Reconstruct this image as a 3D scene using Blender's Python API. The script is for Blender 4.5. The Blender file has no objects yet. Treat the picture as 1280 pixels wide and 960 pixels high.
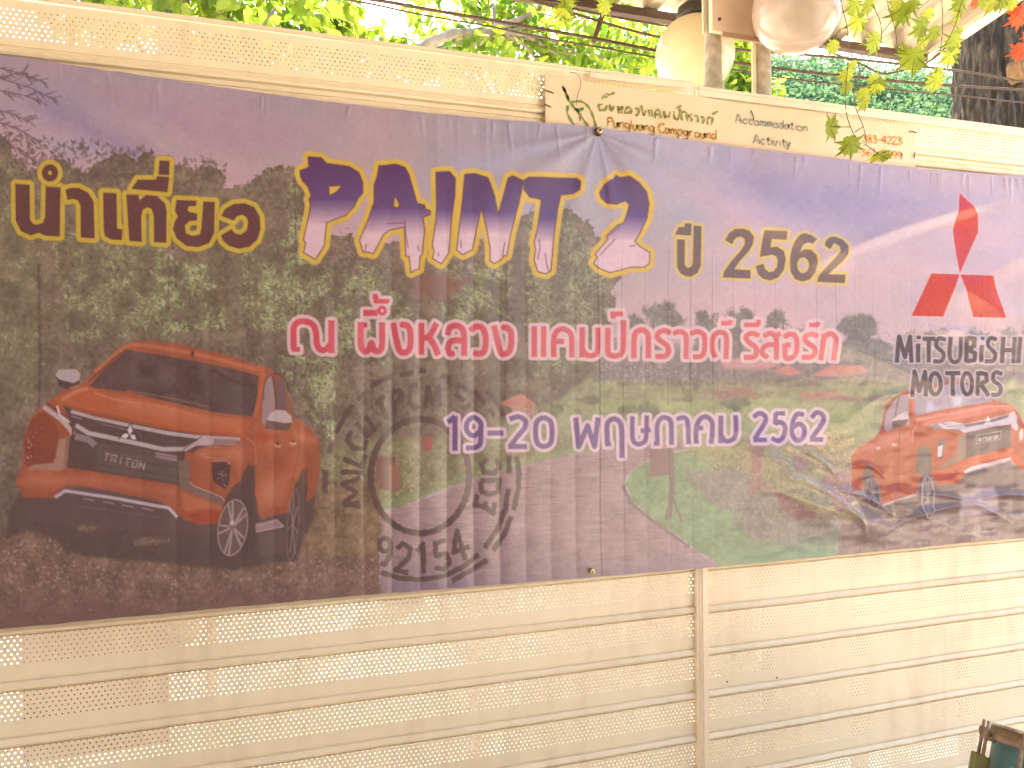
import bpy, bmesh, math, random
import numpy as np
from mathutils import Vector, Matrix

# ---------------------------------------------------------------- camera, sky, sun, exposure
scene = bpy.context.scene
CAMP = np.array([0.0, -2.0, 1.5]); YAW, PITCH, ROLL, FOC = math.radians(18.753), math.radians(.12), math.radians(-.451), 1000.0
_f = np.array([math.sin(YAW)*math.cos(PITCH), math.cos(YAW)*math.cos(PITCH), math.sin(PITCH)])
_r0 = np.array([math.cos(YAW), -math.sin(YAW), 0.0]); _u0 = np.cross(_r0, _f)
_r = _r0*math.cos(ROLL)+_u0*math.sin(ROLL); _u = -_r0*math.sin(ROLL)+_u0*math.cos(ROLL)
cam = bpy.data.cameras.new('camera'); camo = bpy.data.objects.new('camera', cam); scene.collection.objects.link(camo)
camo.matrix_world = Matrix(((_r[0], _u[0], -_f[0], CAMP[0]), (_r[1], _u[1], -_f[1], CAMP[1]), (_r[2], _u[2], -_f[2], CAMP[2]), (0, 0, 0, 1)))
cam.sensor_width = 36; cam.lens = 36*FOC/1280; cam.clip_start = .05; cam.clip_end = 2000
scene.camera = camo
SUN_EL, SUN_AZ = 56, 62            # azimuth measured from +x towards +y: the sun stands behind the fence, a little to the right
w = bpy.data.worlds.new("World"); scene.world = w; w.use_nodes = True
nt = w.node_tree; bg = nt.nodes['Background']; sk = nt.nodes.new('ShaderNodeTexSky'); sk.sky_type = 'NISHITA'; sk.sun_disc = False
sk.sun_elevation = math.radians(SUN_EL); sk.sun_rotation = math.radians(90-SUN_AZ); sk.air_density = 1.0; sk.dust_density = 6.0; sk.ozone_density = .2
nt.links.new(sk.outputs[0], bg.inputs[0]); bg.inputs[1].default_value = .13
sl = bpy.data.lights.new('sun', 'SUN'); sl.energy = 4.6; sl.angle = math.radians(.5); sl.color = (1, .93, .82)
so = bpy.data.objects.new('sun', sl); scene.collection.objects.link(so)
_sd = Vector((math.cos(math.radians(SUN_EL))*math.cos(math.radians(SUN_AZ)), math.cos(math.radians(SUN_EL))*math.sin(math.radians(SUN_AZ)), math.sin(math.radians(SUN_EL))))
so.rotation_euler = _sd.to_track_quat('Z', 'Y').to_euler(); so.location = (4, 8, 12)
vs = scene.view_settings; vs.view_transform = 'Standard'; vs.look = 'None'; vs.gamma = 1; vs.exposure = 2.82
scene.cycles.max_bounces = 8; scene.cycles.diffuse_bounces = 5; scene.cycles.transparent_max_bounces = 12; scene.cycles.use_denoising = True
scene.cycles.sample_clamp_indirect = 8

def at(px, py, Y):                # the point of the line of sight through a pixel of the 1280x960 photo at depth Y
    d = _f*FOC+_r*(px-640)-_u*(py-480); t = (Y-CAMP[1])/d[1]
    return Vector(CAMP+d*t)
def atx(px, py, X):
    d = _f*FOC+_r*(px-640)-_u*(py-480); t = (X-CAMP[0])/d[0]
    return Vector(CAMP+d*t)
def dep(p): return float((np.array(p)-CAMP)@_f)
def mpp(p): return dep(p)/FOC     # metres per photo pixel there

# ---------------------------------------------------------------- helpers
COL = scene.collection
class MB:
    def __init__(s): s.v = []; s.f = []
    def add(s, vs_, fs):
        o = len(s.v); s.v += [tuple(p) for p in vs_]; s.f += [tuple(i+o for i in f) for f in fs]
    def box(s, a, b):
        x0, y0, z0 = a; x1, y1, z1 = b
        s.add([(x0, y0, z0), (x1, y0, z0), (x1, y1, z0), (x0, y1, z0), (x0, y0, z1), (x1, y0, z1), (x1, y1, z1), (x0, y1, z1)],
              [(0, 3, 2, 1), (4, 5, 6, 7), (0, 1, 5, 4), (1, 2, 6, 5), (2, 3, 7, 6), (3, 0, 4, 7)])
    def tube(s, pts, r, n=8, cap=True):
        pts = [Vector(p) for p in pts]; rs = r if isinstance(r, (list, tuple)) else [r]*len(pts); vv = []; ff = []
        up = Vector((.13, .2, 1)).normalized()
        for i, p in enumerate(pts):
            t = (pts[min(i+1, len(pts)-1)]-pts[max(i-1, 0)]).normalized()
            a = t.cross(up)
            if a.length < .05: a = t.cross(Vector((1, .1, 0)))
            a.normalize(); b = t.cross(a)
            for k in range(n):
                th = 2*math.pi*k/n; vv.append(p+(a*math.cos(th)+b*math.sin(th))*rs[i])
        for i in range(len(pts)-1):
            for k in range(n): ff.append((i*n+k, i*n+(k+1) % n, (i+1)*n+(k+1) % n, (i+1)*n+k))
        if cap: ff += [tuple(range(n))[::-1], tuple((len(pts)-1)*n+k for k in range(n))]
        s.add(vv, ff)
    def lathe(s, prof, c, n=32, axis='z'):
        vv = []; ff = []; c = Vector(c)
        for r, h in prof:
            for k in range(n):
                th = 2*math.pi*k/n; q = (r*math.cos(th), r*math.sin(th), h)
                if axis == 'y': q = (q[0], -q[2], q[1])
                vv.append(c+Vector(q))
        for i in range(len(prof)-1):
            for k in range(n): ff.append((i*n+k, i*n+(k+1) % n, (i+1)*n+(k+1) % n, (i+1)*n+k))
        s.add(vv, ff)
    def ribbon(s, pts, wd, off=(0, -1, 0)):       # flat stroke in the XZ plane
        pts = [Vector(p) for p in pts]; vv = []
        for i, p in enumerate(pts):
            t = (pts[min(i+1, len(pts)-1)]-pts[max(i-1, 0)]); t.y = 0
            if t.length < 1e-9: t = Vector((1, 0, 0))
            t.normalize(); nrm = Vector((-t.z, 0, t.x)); ww = wd*(.75+.35*math.sin(1.3*i+p.x*90))
            vv += [p+nrm*ww/2, p-nrm*ww/2]
        s.add(vv, [(2*i, 2*i+1, 2*i+3, 2*i+2) for i in range(len(pts)-1)])
    def build(s, name, m, parent=None, smooth=False, label=None):
        me = bpy.data.meshes.new(name); loc = parent.matrix_world.translation if parent else Vector((0, 0, 0))
        P = parent; off = Vector((0, 0, 0))
        while P is not None: off += P.location; P = P.parent
        me.from_pydata([(x-off.x, y-off.y, z-off.z) for x, y, z in s.v], [], s.f); me.update()
        me.polygons.foreach_set('use_smooth', [smooth]*len(me.polygons))
        o = bpy.data.objects.new(name, me); COL.objects.link(o); o.parent = parent; me.materials.append(m)
        if label: o['label'] = label
        return o
def tag(o, label=None, cat=None, group=None, kind=None):
    for k, v in (('label', label), ('category', cat), ('group', group), ('kind', kind)):
        if v: o[k] = v
    return o
def thing(name, loc, label, cat, group=None):
    o = bpy.data.objects.new(name, None); o.empty_display_size = .05; COL.objects.link(o); o.location = loc
    return tag(o, label, cat, group)
def npmesh(name, V, F, m, parent=None, smooth=False):   # arrays: F (n,3) or (n,4)
    me = bpy.data.meshes.new(name); k = F.shape[1]
    me.vertices.add(len(V)); me.vertices.foreach_set('co', np.ascontiguousarray(V, np.float32).ravel())
    me.loops.add(F.size); me.loops.foreach_set('vertex_index', np.ascontiguousarray(F, np.int32).ravel())
    me.polygons.add(len(F)); me.polygons.foreach_set('loop_start', np.arange(0, F.size, k, dtype=np.int32))
    me.update(calc_edges=True); me.polygons.foreach_set('use_smooth', np.full(len(F), smooth))
    if m: me.materials.append(m)
    o = bpy.data.objects.new(name, me); COL.objects.link(o); o.parent = parent
    return o

class N:                                            # small node-graph helper
    def __init__(s, name):
        s.m = bpy.data.materials.new(name); s.m.use_nodes = True; s.t = s.m.node_tree; s.b = s.t.nodes['Principled BSDF']; s.out = s.t.nodes['Material Output']
    def n(s, typ, **kw):
        q = s.t.nodes.new('ShaderNode'+typ)
        for k, v in kw.items(): setattr(q, k, v)
        return q
    def l(s, a, b): s.t.links.new(a, b)
    def math(s, op, a, b=None, c=None):
        q = s.n('Math', operation=op)
        for i, x in enumerate((a, b, c)):
            if x is None: continue
            if isinstance(x, (int, float)): q.inputs[i].default_value = x
            else: s.l(x, q.inputs[i])
        return q.outputs[0]
    def noise(s, scale, detail=4, coord='Object', vec=None, rough=.55, stretch=None):
        q = s.n('TexNoise'); q.inputs['Scale'].default_value = scale; q.inputs['Detail'].default_value = detail; q.inputs['Roughness'].default_value = rough
        if vec is None: vec = s.n('TexCoord').outputs[coord]
        if stretch:
            mp = s.n('Mapping'); mp.inputs['Scale'].default_value = stretch; s.l(vec, mp.inputs['Vector']); vec = mp.outputs[0]
        s.l(vec, q.inputs['Vector']); return q.outputs['Fac']
    def ramp(s, fac, stops):
        q = s.n('ValToRGB'); e = q.color_ramp.elements
        while len(e) < len(stops): e.new(.5)
        for i, (p, c) in enumerate(stops): e[i].position = p; e[i].color = (*c, 1)
        s.l(fac, q.inputs[0]); return q.outputs[0]
    def bump(s, h, strength=.3, dist=.01):
        q = s.n('Bump'); q.inputs['Strength'].default_value = strength; q.inputs['Distance'].default_value = dist; s.l(h, q.inputs['Height']); s.l(q.outputs[0], s.b.inputs['Normal'])
def mat(name, col, rough=.6, metal=0, var=.15, scale=8, spec=.5, bump=0, bscale=60, stretch=None):
    g = N(name); c = np.array(col)
    g.l(g.ramp(g.noise(scale, 5, stretch=stretch), [(.3, c*(1-var)), (.7, np.minimum(c*(1+var), 1))]), g.b.inputs['Base Color'])
    g.b.inputs['Roughness'].default_value = rough; g.b.inputs['Metallic'].default_value = metal; g.b.inputs['Specular IOR Level'].default_value = spec
    if bump: g.bump(g.noise(bscale, 4, stretch=stretch), bump, .004)
    return g.m
def leafmat(name, c0, c1, trans=.55, rough=.45):
    g = N(name); oi = g.n('ObjectInfo'); geo = g.n('NewGeometry')
    f = g.math('FRACT', g.math('ADD', oi.outputs['Random'], geo.outputs['Random Per Island']))
    c = g.ramp(f, [(0, c0), (1, c1)]); g.l(c, g.b.inputs['Base Color']); g.b.inputs['Roughness'].default_value = rough
    tr = g.n('BsdfTranslucent'); mx = g.n('MixRGB', blend_type='MULTIPLY'); mx.inputs[0].default_value = 1; mx.inputs[2].default_value = (1.9, 1.75, .9, 1); g.l(c, mx.inputs[1]); g.l(mx.outputs[0], tr.inputs[0])
    ms = g.n('MixShader'); ms.inputs[0].default_value = trans; g.l(g.b.outputs[0], ms.inputs[1]); g.l(tr.outputs[0], ms.inputs[2]); g.l(ms.outputs[0], g.out.inputs[0])
    return g.m
# ---------------------------------------------------------------- the banner's print (computed colours, no image file)
AX0, AY0, AX1, AY1, SS = -220, 40, 1480, 820, 2.0
AW, AH = int((AX1-AX0)*SS), int((AY1-AY0)*SS)

def value_noise(h, w, cell, seed, octv=4, aspect=1.0):
    r = np.random.RandomState(seed); out = np.zeros((h, w), np.float32); amp = 1.0; tot = 0
    for o in range(octv):
        cy = max(cell/2**o, 1.0); cx = max(cell*aspect/2**o, 1.0)
        gy, gx = int(h/cy)+3, int(w/cx)+3
        g = r.rand(gy, gx).astype(np.float32)
        y = np.arange(h)/cy; x = np.arange(w)/cx
        y0 = y.astype(int); x0 = x.astype(int)
        fy = (y-y0).astype(np.float32); fx = (x-x0).astype(np.float32)
        fy = (fy*fy*(3-2*fy))[:, None]; fx = (fx*fx*(3-2*fx))[None, :]
        a = g[y0][:, x0]; b = g[y0][:, x0+1]; c = g[y0+1][:, x0]; d = g[y0+1][:, x0+1]
        out += amp*((a*(1-fx)+b*fx)*(1-fy)+(c*(1-fx)+d*fx)*fy)
        tot += amp; amp *= .55
    return out/tot

class Art:
    def __init__(s):
        s.im = np.zeros((AH, AW, 3), np.float32)
        s.part = np.zeros((AH, AW), np.uint8)
        s.nz = value_noise(AH, AW, 40, 3, 5)-.5            # edge / tone noise
        s.fine = value_noise(AH, AW, 9, 4, 3)-.5
        s.rng = np.random.RandomState(11)
    def box(s, pts, pad):
        p = np.asarray(pts, float)
        x0 = int(max((p[:, 0].min()-pad-AX0)*SS, 0)); x1 = int(min((p[:, 0].max()+pad-AX0)*SS+2, AW))
        y0 = int(max((p[:, 1].min()-pad-AY0)*SS, 0)); y1 = int(min((p[:, 1].max()+pad-AY0)*SS+2, AH))
        if x1 <= x0 or y1 <= y0: return None
        X = AX0+(np.arange(x0, x1)+.5)/SS; Y = AY0+(np.arange(y0, y1)+.5)/SS
        return (slice(y0, y1), slice(x0, x1)), X[None, :].astype(np.float32), Y[:, None].astype(np.float32)
    def put(s, sl, a, col, part=0):
        col = np.asarray(col, np.float32)/255.0 if not isinstance(col, np.ndarray) or col.ndim < 3 else col/255.0
        a = np.clip(a, 0, 1)[..., None].astype(np.float32)
        s.im[sl] = s.im[sl]*(1-a)+col*a
        if part: s.part[sl][a[..., 0] > .5] = part

def sd_poly(pts, X, Y):
    p = np.asarray(pts, np.float32); n = len(p)
    d = np.full((Y.shape[0], X.shape[1]), 1e9, np.float32); ins = np.zeros(d.shape, bool)
    for i in range(n):
        a = p[i]; b = p[(i+1) % n]; e = b-a; L = float(e@e)+1e-9
        wx = X-a[0]; wy = Y-a[1]
        t = np.clip((wx*e[0]+wy*e[1])/L, 0, 1)
        d = np.minimum(d, (wx-e[0]*t)**2+(wy-e[1]*t)**2)
        if a[1] != b[1]:
            c = (Y >= min(a[1], b[1])) & (Y < max(a[1], b[1]))
            ins ^= c & (X < a[0]+(Y-a[1])*e[0]/(b[1]-a[1]))
    d = np.sqrt(d)
    return np.where(ins, -d, d)

def sd_line(pts, w, X, Y):
    p = np.asarray(pts, np.float32); d = np.full((Y.shape[0], X.shape[1]), 1e9, np.float32); h = w/2
    for i in range(len(p)-1):
        a = p[i]; b = p[i+1]; e = b-a; L = float(np.hypot(*e))+1e-6; u = e/L
        m = (a+b)/2; lx = (X-m[0])*u[0]+(Y-m[1])*u[1]; ly = -(X-m[0])*u[1]+(Y-m[1])*u[0]
        qx = np.abs(lx)-L/2; qy = np.abs(ly)-h
        d = np.minimum(d, np.hypot(np.maximum(qx, 0), np.maximum(qy, 0))+np.minimum(np.maximum(qx, qy), 0))
        if i: d = np.minimum(d, np.hypot(X-a[0], Y-a[1])-h)
    return d

def smooth(pts, n=5, closed=False):
    p = np.asarray(pts, float)
    if len(p) < 3: return p
    q = np.vstack([p[-1], p, p[0], p[1]]) if closed else np.vstack([2*p[0]-p[1], p, 2*p[-1]-p[-2]])
    out = []
    for i in range(1, len(q)-2):
        for k in range(n):
            t = k/n
            out.append(.5*((2*q[i])+(q[i+1]-q[i-1])*t+(2*q[i-1]-5*q[i]+4*q[i+1]-q[i+2])*t*t+(3*q[i]-q[i-1]-3*q[i+1]+q[i+2])*t**3))
    if not closed: out.append(p[-1])
    return np.array(out)

def Z(ox, oy, sc):
    return lambda pts: [(ox+x/sc, oy+y/sc) for x, y in pts]

def ell(cx, cy, rx, ry, rot=0, n=40):
    t = np.linspace(0, 2*math.pi, n, endpoint=False); c, s_ = math.cos(rot), math.sin(rot)
    return [(cx+rx*math.cos(a)*c-ry*math.sin(a)*s_, cy+rx*math.cos(a)*s_+ry*math.sin(a)*c) for a in t]

def fill(A, pts, col, a=1.0, soft=.5, rough=0.0, tone=0.0, part=0, holes=()):
    bx = A.box(pts, rough+soft+3)
    if bx is None: return
    sl, X, Y = bx
    d = sd_poly(pts, X, Y)
    for h in holes: d = np.maximum(d, -sd_poly(h, X, Y))
    if rough: d = d+A.nz[sl]*rough*2.2+A.fine[sl]*rough*.9
    c = np.asarray(col, np.float32)
    if tone: c = c*(1+A.nz[sl][..., None]*tone+A.fine[sl][..., None]*tone*.6)
    A.put(sl, (.5-d/(2*soft))*a if soft > .5 else (.5-d*SS*.5)*a, c, part)

def line(A, pts, w, col, a=1.0, part=0, rough=0.0, sm=False):
    if sm: pts = smooth(pts)
    bx = A.box(pts, w/2+3)
    if bx is None: return
    sl, X, Y = bx
    d = sd_line(pts, w, X, Y)
    if rough: d = d+A.fine[sl]*rough*2
    A.put(sl, (.5-d*SS*.5)*a, col, part)

def glyphs(A, items, col, out_col, out_w, part, grad=None, edge=None, edge_w=0, shadow=None):
    """items: ('p', pts, holes) polygons or ('l', pts, w) strokes; outline first for the whole group, then the faces."""
    bxs = []
    for it in items:
        bx = A.box(it[1], (it[2] if it[0] == 'l' else 0)+out_w+4)
        if bx is None: continue
        sl, X, Y = bx
        if it[0] == 'p':
            d = sd_poly(it[1], X, Y)
            for h in it[2]: d = np.maximum(d, -sd_poly(h, X, Y))
        else: d = sd_line(it[1], it[2], X, Y)
        bxs.append((sl, X, Y, d))
        if shadow: A.put(sl, (.5-(d-out_w-1.0)*SS*.35)*.6, shadow, part)
        A.put(sl, .5-(d-out_w)*SS*.5, out_col, part)
    for sl, X, Y, d in bxs:
        if edge is not None: A.put(sl, .5-(d-edge_w)*SS*.5, edge, part)
        c = col
        if grad is not None: c = grad(X, Y, d)
        A.put(sl, .5-d*SS*.5, c, part)

def leaves(A, pts, n, cols, smin, smax, a=.8, asp=.42, rough=10, ang=None, clump=0):
    bx = A.box(pts, rough+4)
    if bx is None: return
    sl, X, Y = bx
    d = sd_poly(pts, X, Y)+A.nz[sl]*rough*2.2
    if clump:
        nn = A.nz[sl]; ok = np.argwhere((d < 0) & (nn > np.percentile(nn, clump)))
    else: ok = np.argwhere(d < 0)
    if len(ok) == 0: return
    r = A.rng; pick = ok[r.randint(0, len(ok), n)]
    cols = np.asarray(cols, np.float32)/255
    oy, ox = sl[0].start, sl[1].start
    for k in range(n):
        cy, cx = pick[k][0]+oy, pick[k][1]+ox
        L = r.uniform(smin, smax)*SS; th = r.uniform(0, math.pi) if ang is None else r.normal(ang, .05 if asp < .1 else .3)
        R = int(L)+1
        y0, y1, x0, x1 = max(cy-R, 0), min(cy+R+1, AH), max(cx-R, 0), min(cx+R+1, AW)
        yy = np.arange(y0, y1)[:, None]-cy; xx = np.arange(x0, x1)[None, :]-cx
        c, s_ = math.cos(th), math.sin(th)
        q = ((xx*c+yy*s_)/L)**2+((yy*c-xx*s_)/(L*asp))**2
        al = (np.clip((1-q)*2.2, 0, 1)*a*r.uniform(.5, 1))[..., None]
        A.im[y0:y1, x0:x1] = A.im[y0:y1, x0:x1]*(1-al)+cols[r.randint(len(cols))]*al

PART_NAMES = {1: 'headline_lettering', 2: 'venue_lettering', 3: 'date_lettering', 4: 'maker_lettering', 5: 'diamond_emblem',
              6: 'pickup_picture', 7: 'pickup_picture', 8: 'postmark_print'}

def paint():
    A = Art()
    gx = (AX0+(np.arange(AW)+.5)/SS)[None, :]; gy = (AY0+(np.arange(AH)+.5)/SS)[:, None]
    # --- dusk sky
    t = np.clip((gy-70)/330, 0, 1); u = np.clip(gx/1280, 0, 1)
    band = value_noise(AH, AW, 150, 21, 4, 2.6)
    dg = value_noise(AH, AW, 260, 22, 3, 1.5)
    top = np.array([153, 128, 139]); low = np.array([172, 140, 145])
    c = top[None, None]*(1-t[..., None])+low[None, None]*t[..., None]
    c = np.broadcast_to(c, (AH, AW, 3)).astype(np.float32).copy()
    k = np.clip((band-.46)*4, -1, 1)[..., None]
    c += k*np.array([11, 3, -2])
    k = np.clip((dg-.5)*4, -1, 1)[..., None]
    c += k*np.array([5, 3, 5])
    blue = np.exp(-(((gx-760)/260)**2+((gy-250)/120)**2))[..., None]
    c += blue*np.array([-8, 5, 7])
    A.im[:] = c/255
    # painted-in cloud streaks of the sky picture
    for pts, col, a, so in [([(20, 95), (60, 120), (210, 200), (180, 215), (60, 150)], (122, 102, 134), .55, 12),
                            ([(40, 170), (110, 172), (150, 195), (80, 205)], (150, 138, 166), .5, 12),
                            ([(560, 190), (640, 178), (700, 175), (640, 215), (560, 235)], (146, 134, 156), .5, 14),
                            ([(900, 190), (1100, 215), (1200, 250), (1090, 300), (980, 290), (900, 240)], (136, 118, 146), .6, 16),
                            ([(130, 115), (330, 135), (400, 190), (250, 185)], (160, 122, 142), .5, 16),
                            ([(820, 220), (900, 235), (1000, 285), (920, 290)], (178, 142, 160), .5, 14)]:
        fill(A, pts, col, a, soft=so, rough=5)
    # --- wood on the left, down to the dirt
    D1, D2, D3 = (106, 87, 72), (112, 97, 76), (120, 112, 80)
    G = [(124, 128, 86), (136, 143, 94), (150, 154, 106), (106, 108, 74), (90, 78, 60)]
    wood = [(-220, 150), (0, 165), (20, 190), (40, 215), (60, 205), (75, 200), (110, 222), (122, 202), (150, 195), (170, 205), (190, 192), (205, 205), (232, 203),
            (250, 212), (278, 212), (286, 232), (320, 225), (340, 212), (372, 206), (400, 285), (450, 300), (520, 305), (600, 300), (640, 275), (668, 262),
            (690, 256), (710, 266), (735, 276), (760, 310), (778, 345), (768, 370), (775, 395), (750, 405), (765, 440), (770, 520), (700, 545), (560, 590), (475, 640), (475, 760), (-220, 790)]
    fill(A, wood, D1, rough=9, tone=.5)
    leaves(A, [(x, y) for x, y in wood if y < 560]+[(475, 600), (-220, 600)], 5200, [(96, 78, 64), (116, 104, 78), (90, 74, 60), (126, 118, 86), (136, 128, 94)], 1.6, 5, .5, asp=.36)
    for blob in [[(-220, 170), (20, 200), (60, 240), (70, 420), (50, 520), (-220, 560)], [(60, 300), (190, 270), (260, 360), (220, 420), (90, 430)],
                 [(180, 330), (260, 330), (290, 410), (200, 420)], [(300, 300), (370, 300), (400, 360), (370, 420), (300, 410)],
                 [(390, 340), (470, 330), (520, 400), (480, 460), (400, 440)], [(540, 330), (640, 330), (640, 420), (560, 420)],
                 [(655, 270), (700, 262), (760, 320), (765, 400), (740, 470), (660, 470)], [(340, 440), (420, 450), (420, 560), (395, 530)],
                 [(360, 215), (400, 290), (400, 340), (360, 330)]]:
        fill(A, blob, D2, .5, soft=9, rough=14, tone=.4)
        leaves(A, blob, 900, G, 1.6, 4.6, .7, asp=.34, clump=38)
        leaves(A, blob, 260, [(164, 164, 120), (156, 152, 106)], 1.2, 3.6, .75, asp=.34, clump=66)
        leaves(A, blob, 160, [(86, 70, 58), (80, 64, 54)], 1.4, 4, .6, asp=.5)
    leaves(A, [(0, 165), (290, 205), (280, 245), (0, 260)], 900, [(90, 72, 70), (100, 84, 78), (84, 68, 62)], 2, 5, .7)
    leaves(A, [(430, 300), (560, 300), (640, 300), (640, 345), (430, 345)], 700, [(120, 98, 92), (158, 124, 126), (96, 78, 70)], 1.2, 2.6, .7)
    leaves(A, [(360, 200), (440, 290), (440, 330), (360, 330)], 260, [(120, 98, 92), (160, 126, 128)], 1.2, 2.4, .7)
    leaves(A, [(660, 256), (712, 262), (770, 340), (775, 400), (660, 400)], 900, [(118, 112, 92), (96, 84, 72), (140, 134, 108)], 1.2, 3, .7)
    for x, y0, y1, w in [(368, 215, 480, 4), (310, 250, 430, 3), (556, 340, 520, 5), (632, 330, 500, 6), (210, 290, 430, 3), (50, 330, 560, 7), (463, 440, 600, 4), (577, 450, 560, 4)]:
        line(A, [(x, y0), (x+2, (y0+y1)/2), (x-1, y1)], w*.7, (84, 66, 58), .3, rough=1.6)
    fill(A, [(515, 345), (560, 340), (590, 352), (560, 376), (515, 372)], (118, 82, 70), .8, soft=6, rough=5)
    for k in range(70):                                       # thin bare twigs
        x, y = A.rng.uniform(360, 440), A.rng.uniform(440, 560); q = A.rng.uniform(-18, 18)
        line(A, [(x, y), (x+q, y-A.rng.uniform(8, 30))], .8, (150, 128, 104), .55)
    for bx, by, L, an in [(-10, 84, 70, .25), (-8, 96, 80, .32), (-10, 112, 62, .2), (-10, 136, 48, .3), (-10, 150, 62, .38), (-15, 170, 70, .45), (-10, 100, 40, -.2)]:   # dark twigs, top left
        x, y = bx, by
        line(A, [(x, y), (x+L*.6, y+L*.6*an), (x+L, y+L*an*1.25)], 1.5, (96, 74, 84), .9)
        for k in range(16):
            f = A.rng.uniform(.1, 1); px, py = x+L*f, y+L*an*f*1.12
            th = an+A.rng.choice([-1, 1])*A.rng.uniform(.4, .8); l = A.rng.uniform(6, 14)
            line(A, [(px, py), (px+l*math.cos(th), py+l*math.sin(th))], 1.3, (100, 78, 82), .85)
    # --- the park: far trees, lawn, road, beds
    fill(A, [(740, 470), (1480, 470), (1480, 560), (700, 575), (640, 590), (560, 600), (600, 540), (700, 500)], (128, 122, 88), 1, soft=3, rough=4, tone=.3)
    far = [(745, 475), (750, 430), (785, 420), (800, 430), (830, 425), (862, 430), (872, 415), (900, 425), (960, 430), (1000, 440), (1040, 425), (1080, 430), (1120, 440),
           (1180, 432), (1250, 438), (1480, 430), (1480, 480), (745, 480)]
    fill(A, far, (116, 98, 92), .8, soft=3, rough=9, tone=.3)
    for cx, cy, rx, ry in [(818, 398, 36, 22), (886, 408, 16, 22), (925, 412, 20, 24), (978, 398, 14, 12), (1000, 430, 22, 20), (1070, 410, 24, 22), (1090, 440, 26, 20), (1040, 440, 20, 16), (1140, 428, 26, 16),
                           (1172, 420, 16, 12), (1235, 424, 26, 18), (1262, 430, 16, 20), (955, 440, 18, 14), (1320, 420, 40, 26)]:
        for k in range(7):
            ex, ey, er = cx+A.rng.uniform(-.8, .8)*rx, cy+A.rng.uniform(-.6, .9)*ry, A.rng.uniform(.28, .55)
            fill(A, ell(ex, ey, rx*er, ry*er), (110, 95, 88), .85, soft=2, rough=7, tone=.35)
            leaves(A, ell(ex, ey, rx*er*1.3, ry*er*1.4), int(rx*ry*.16), [(96, 84, 78), (118, 104, 96), (130, 120, 102)], .9, 2.4, .7, rough=5)
        line(A, [(cx, cy), (cx+1, 470)], 2.4, (104, 86, 82), .8)
    for k in range(40):
        x = A.rng.uniform(755, 1010); line(A, [(x, A.rng.uniform(425, 450)), (x+A.rng.normal(0, 2), 474)], A.rng.uniform(.8, 2.6), (112, 90, 88), .6)
    leaves(A, [(750, 440), (870, 440), (870, 474), (750, 474)], 300, [(186, 156, 164), (120, 104, 98)], 1, 3, .5)
    leaves(A, [(740, 430), (1280, 440), (1280, 480), (740, 478)], 900, [(132, 122, 100), (104, 90, 84), (150, 132, 118)], 1, 3.2, .55)
    fill(A, [(900, 452), (950, 440), (980, 452), (960, 462), (905, 462)], (178, 122, 118), .7, soft=2, rough=2)
    fill(A, [(1012, 470), (1040, 456), (1075, 456), (1085, 466), (1060, 470)], (176, 112, 98), .9, soft=1, rough=2)
    fill(A, [(966, 464), (985, 456), (1003, 466), (985, 470)], (172, 104, 92), .9, soft=1, rough=1)
    for y0, col in [(476, (112, 94, 76)), (486, (126, 116, 84)), (496, (120, 98, 80))]:
        fill(A, [(770, y0), (1110, y0-1), (1110, y0+6), (770, y0+7)], col, .7, soft=2, rough=3, tone=.3)
    fill(A, [(735, 500), (960, 495), (1080, 505), (1080, 545), (940, 540), (740, 525)], (132, 132, 88), .85, soft=3, rough=4, tone=.2)
    fill(A, [(880, 488), (930, 480), (960, 496), (900, 502)], (138, 96, 84), .7, soft=3, rough=4)
    fill(A, [(1000, 490), (1050, 488), (1060, 498), (1005, 500)], (150, 92, 82), .6, soft=2, rough=3)
    leaves(A, [(700, 480), (1080, 470), (1085, 560), (700, 540)], 900, [(146, 140, 100), (118, 110, 82), (150, 118, 98), (108, 98, 76)], 1.2, 4, .5)
    for cx, cy, rx, ry in [(735, 500, 14, 6), (790, 512, 16, 5), (845, 500, 22, 5), (812, 515, 14, 14), (690, 515, 16, 12), (920, 505, 20, 8)]:
        fill(A, ell(cx, cy, rx, ry), (106, 100, 74), .8, soft=1.5, rough=5, tone=.4)
    fill(A, [(624, 505), (640, 496), (652, 492), (668, 503), (672, 508), (640, 510)], (168, 106, 88), .95, soft=.8)
    fill(A, [(640, 508), (670, 507), (668, 522), (642, 524)], (158, 112, 94), .8, soft=1)
    leaves(A, [(640, 508), (672, 506), (672, 526), (636, 526)], 60, [(196, 150, 134), (112, 78, 66)], 1, 2.4, .7, rough=1, ang=1.5)
    # hedge and bank left of the road
    fill(A, [(400, 560), (480, 545), (580, 550), (640, 560), (700, 545), (800, 540), (800, 562), (690, 572), (560, 610), (470, 640), (400, 640)], (118, 106, 76), 1, soft=4, rough=6, tone=.4)
    leaves(A, [(400, 575), (470, 570), (545, 560), (545, 605), (470, 625), (400, 630)], 900, [(146, 134, 92), (132, 122, 82), (112, 100, 72), (156, 138, 96)], 1.2, 3.2, .75)
    leaves(A, [(640, 548), (800, 535), (800, 560), (640, 570)], 350, [(150, 134, 92), (120, 106, 78)], 1.2, 3, .7)
    leaves(A, [(545, 545), (640, 540), (640, 580), (545, 600)], 300, [(122, 114, 80), (104, 92, 70)], 1.5, 4, .6)
    fill(A, [(470, 570), (494, 572), (492, 612), (468, 614)], (112, 78, 66), .9, soft=1, rough=2)
    fill(A, [(486, 582), (500, 580), (498, 612), (486, 612)], (138, 92, 74), .9, soft=1, rough=2)
    fill(A, [(528, 548), (540, 546), (540, 562), (528, 564)], (150, 82, 74), .9, soft=1)
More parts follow.
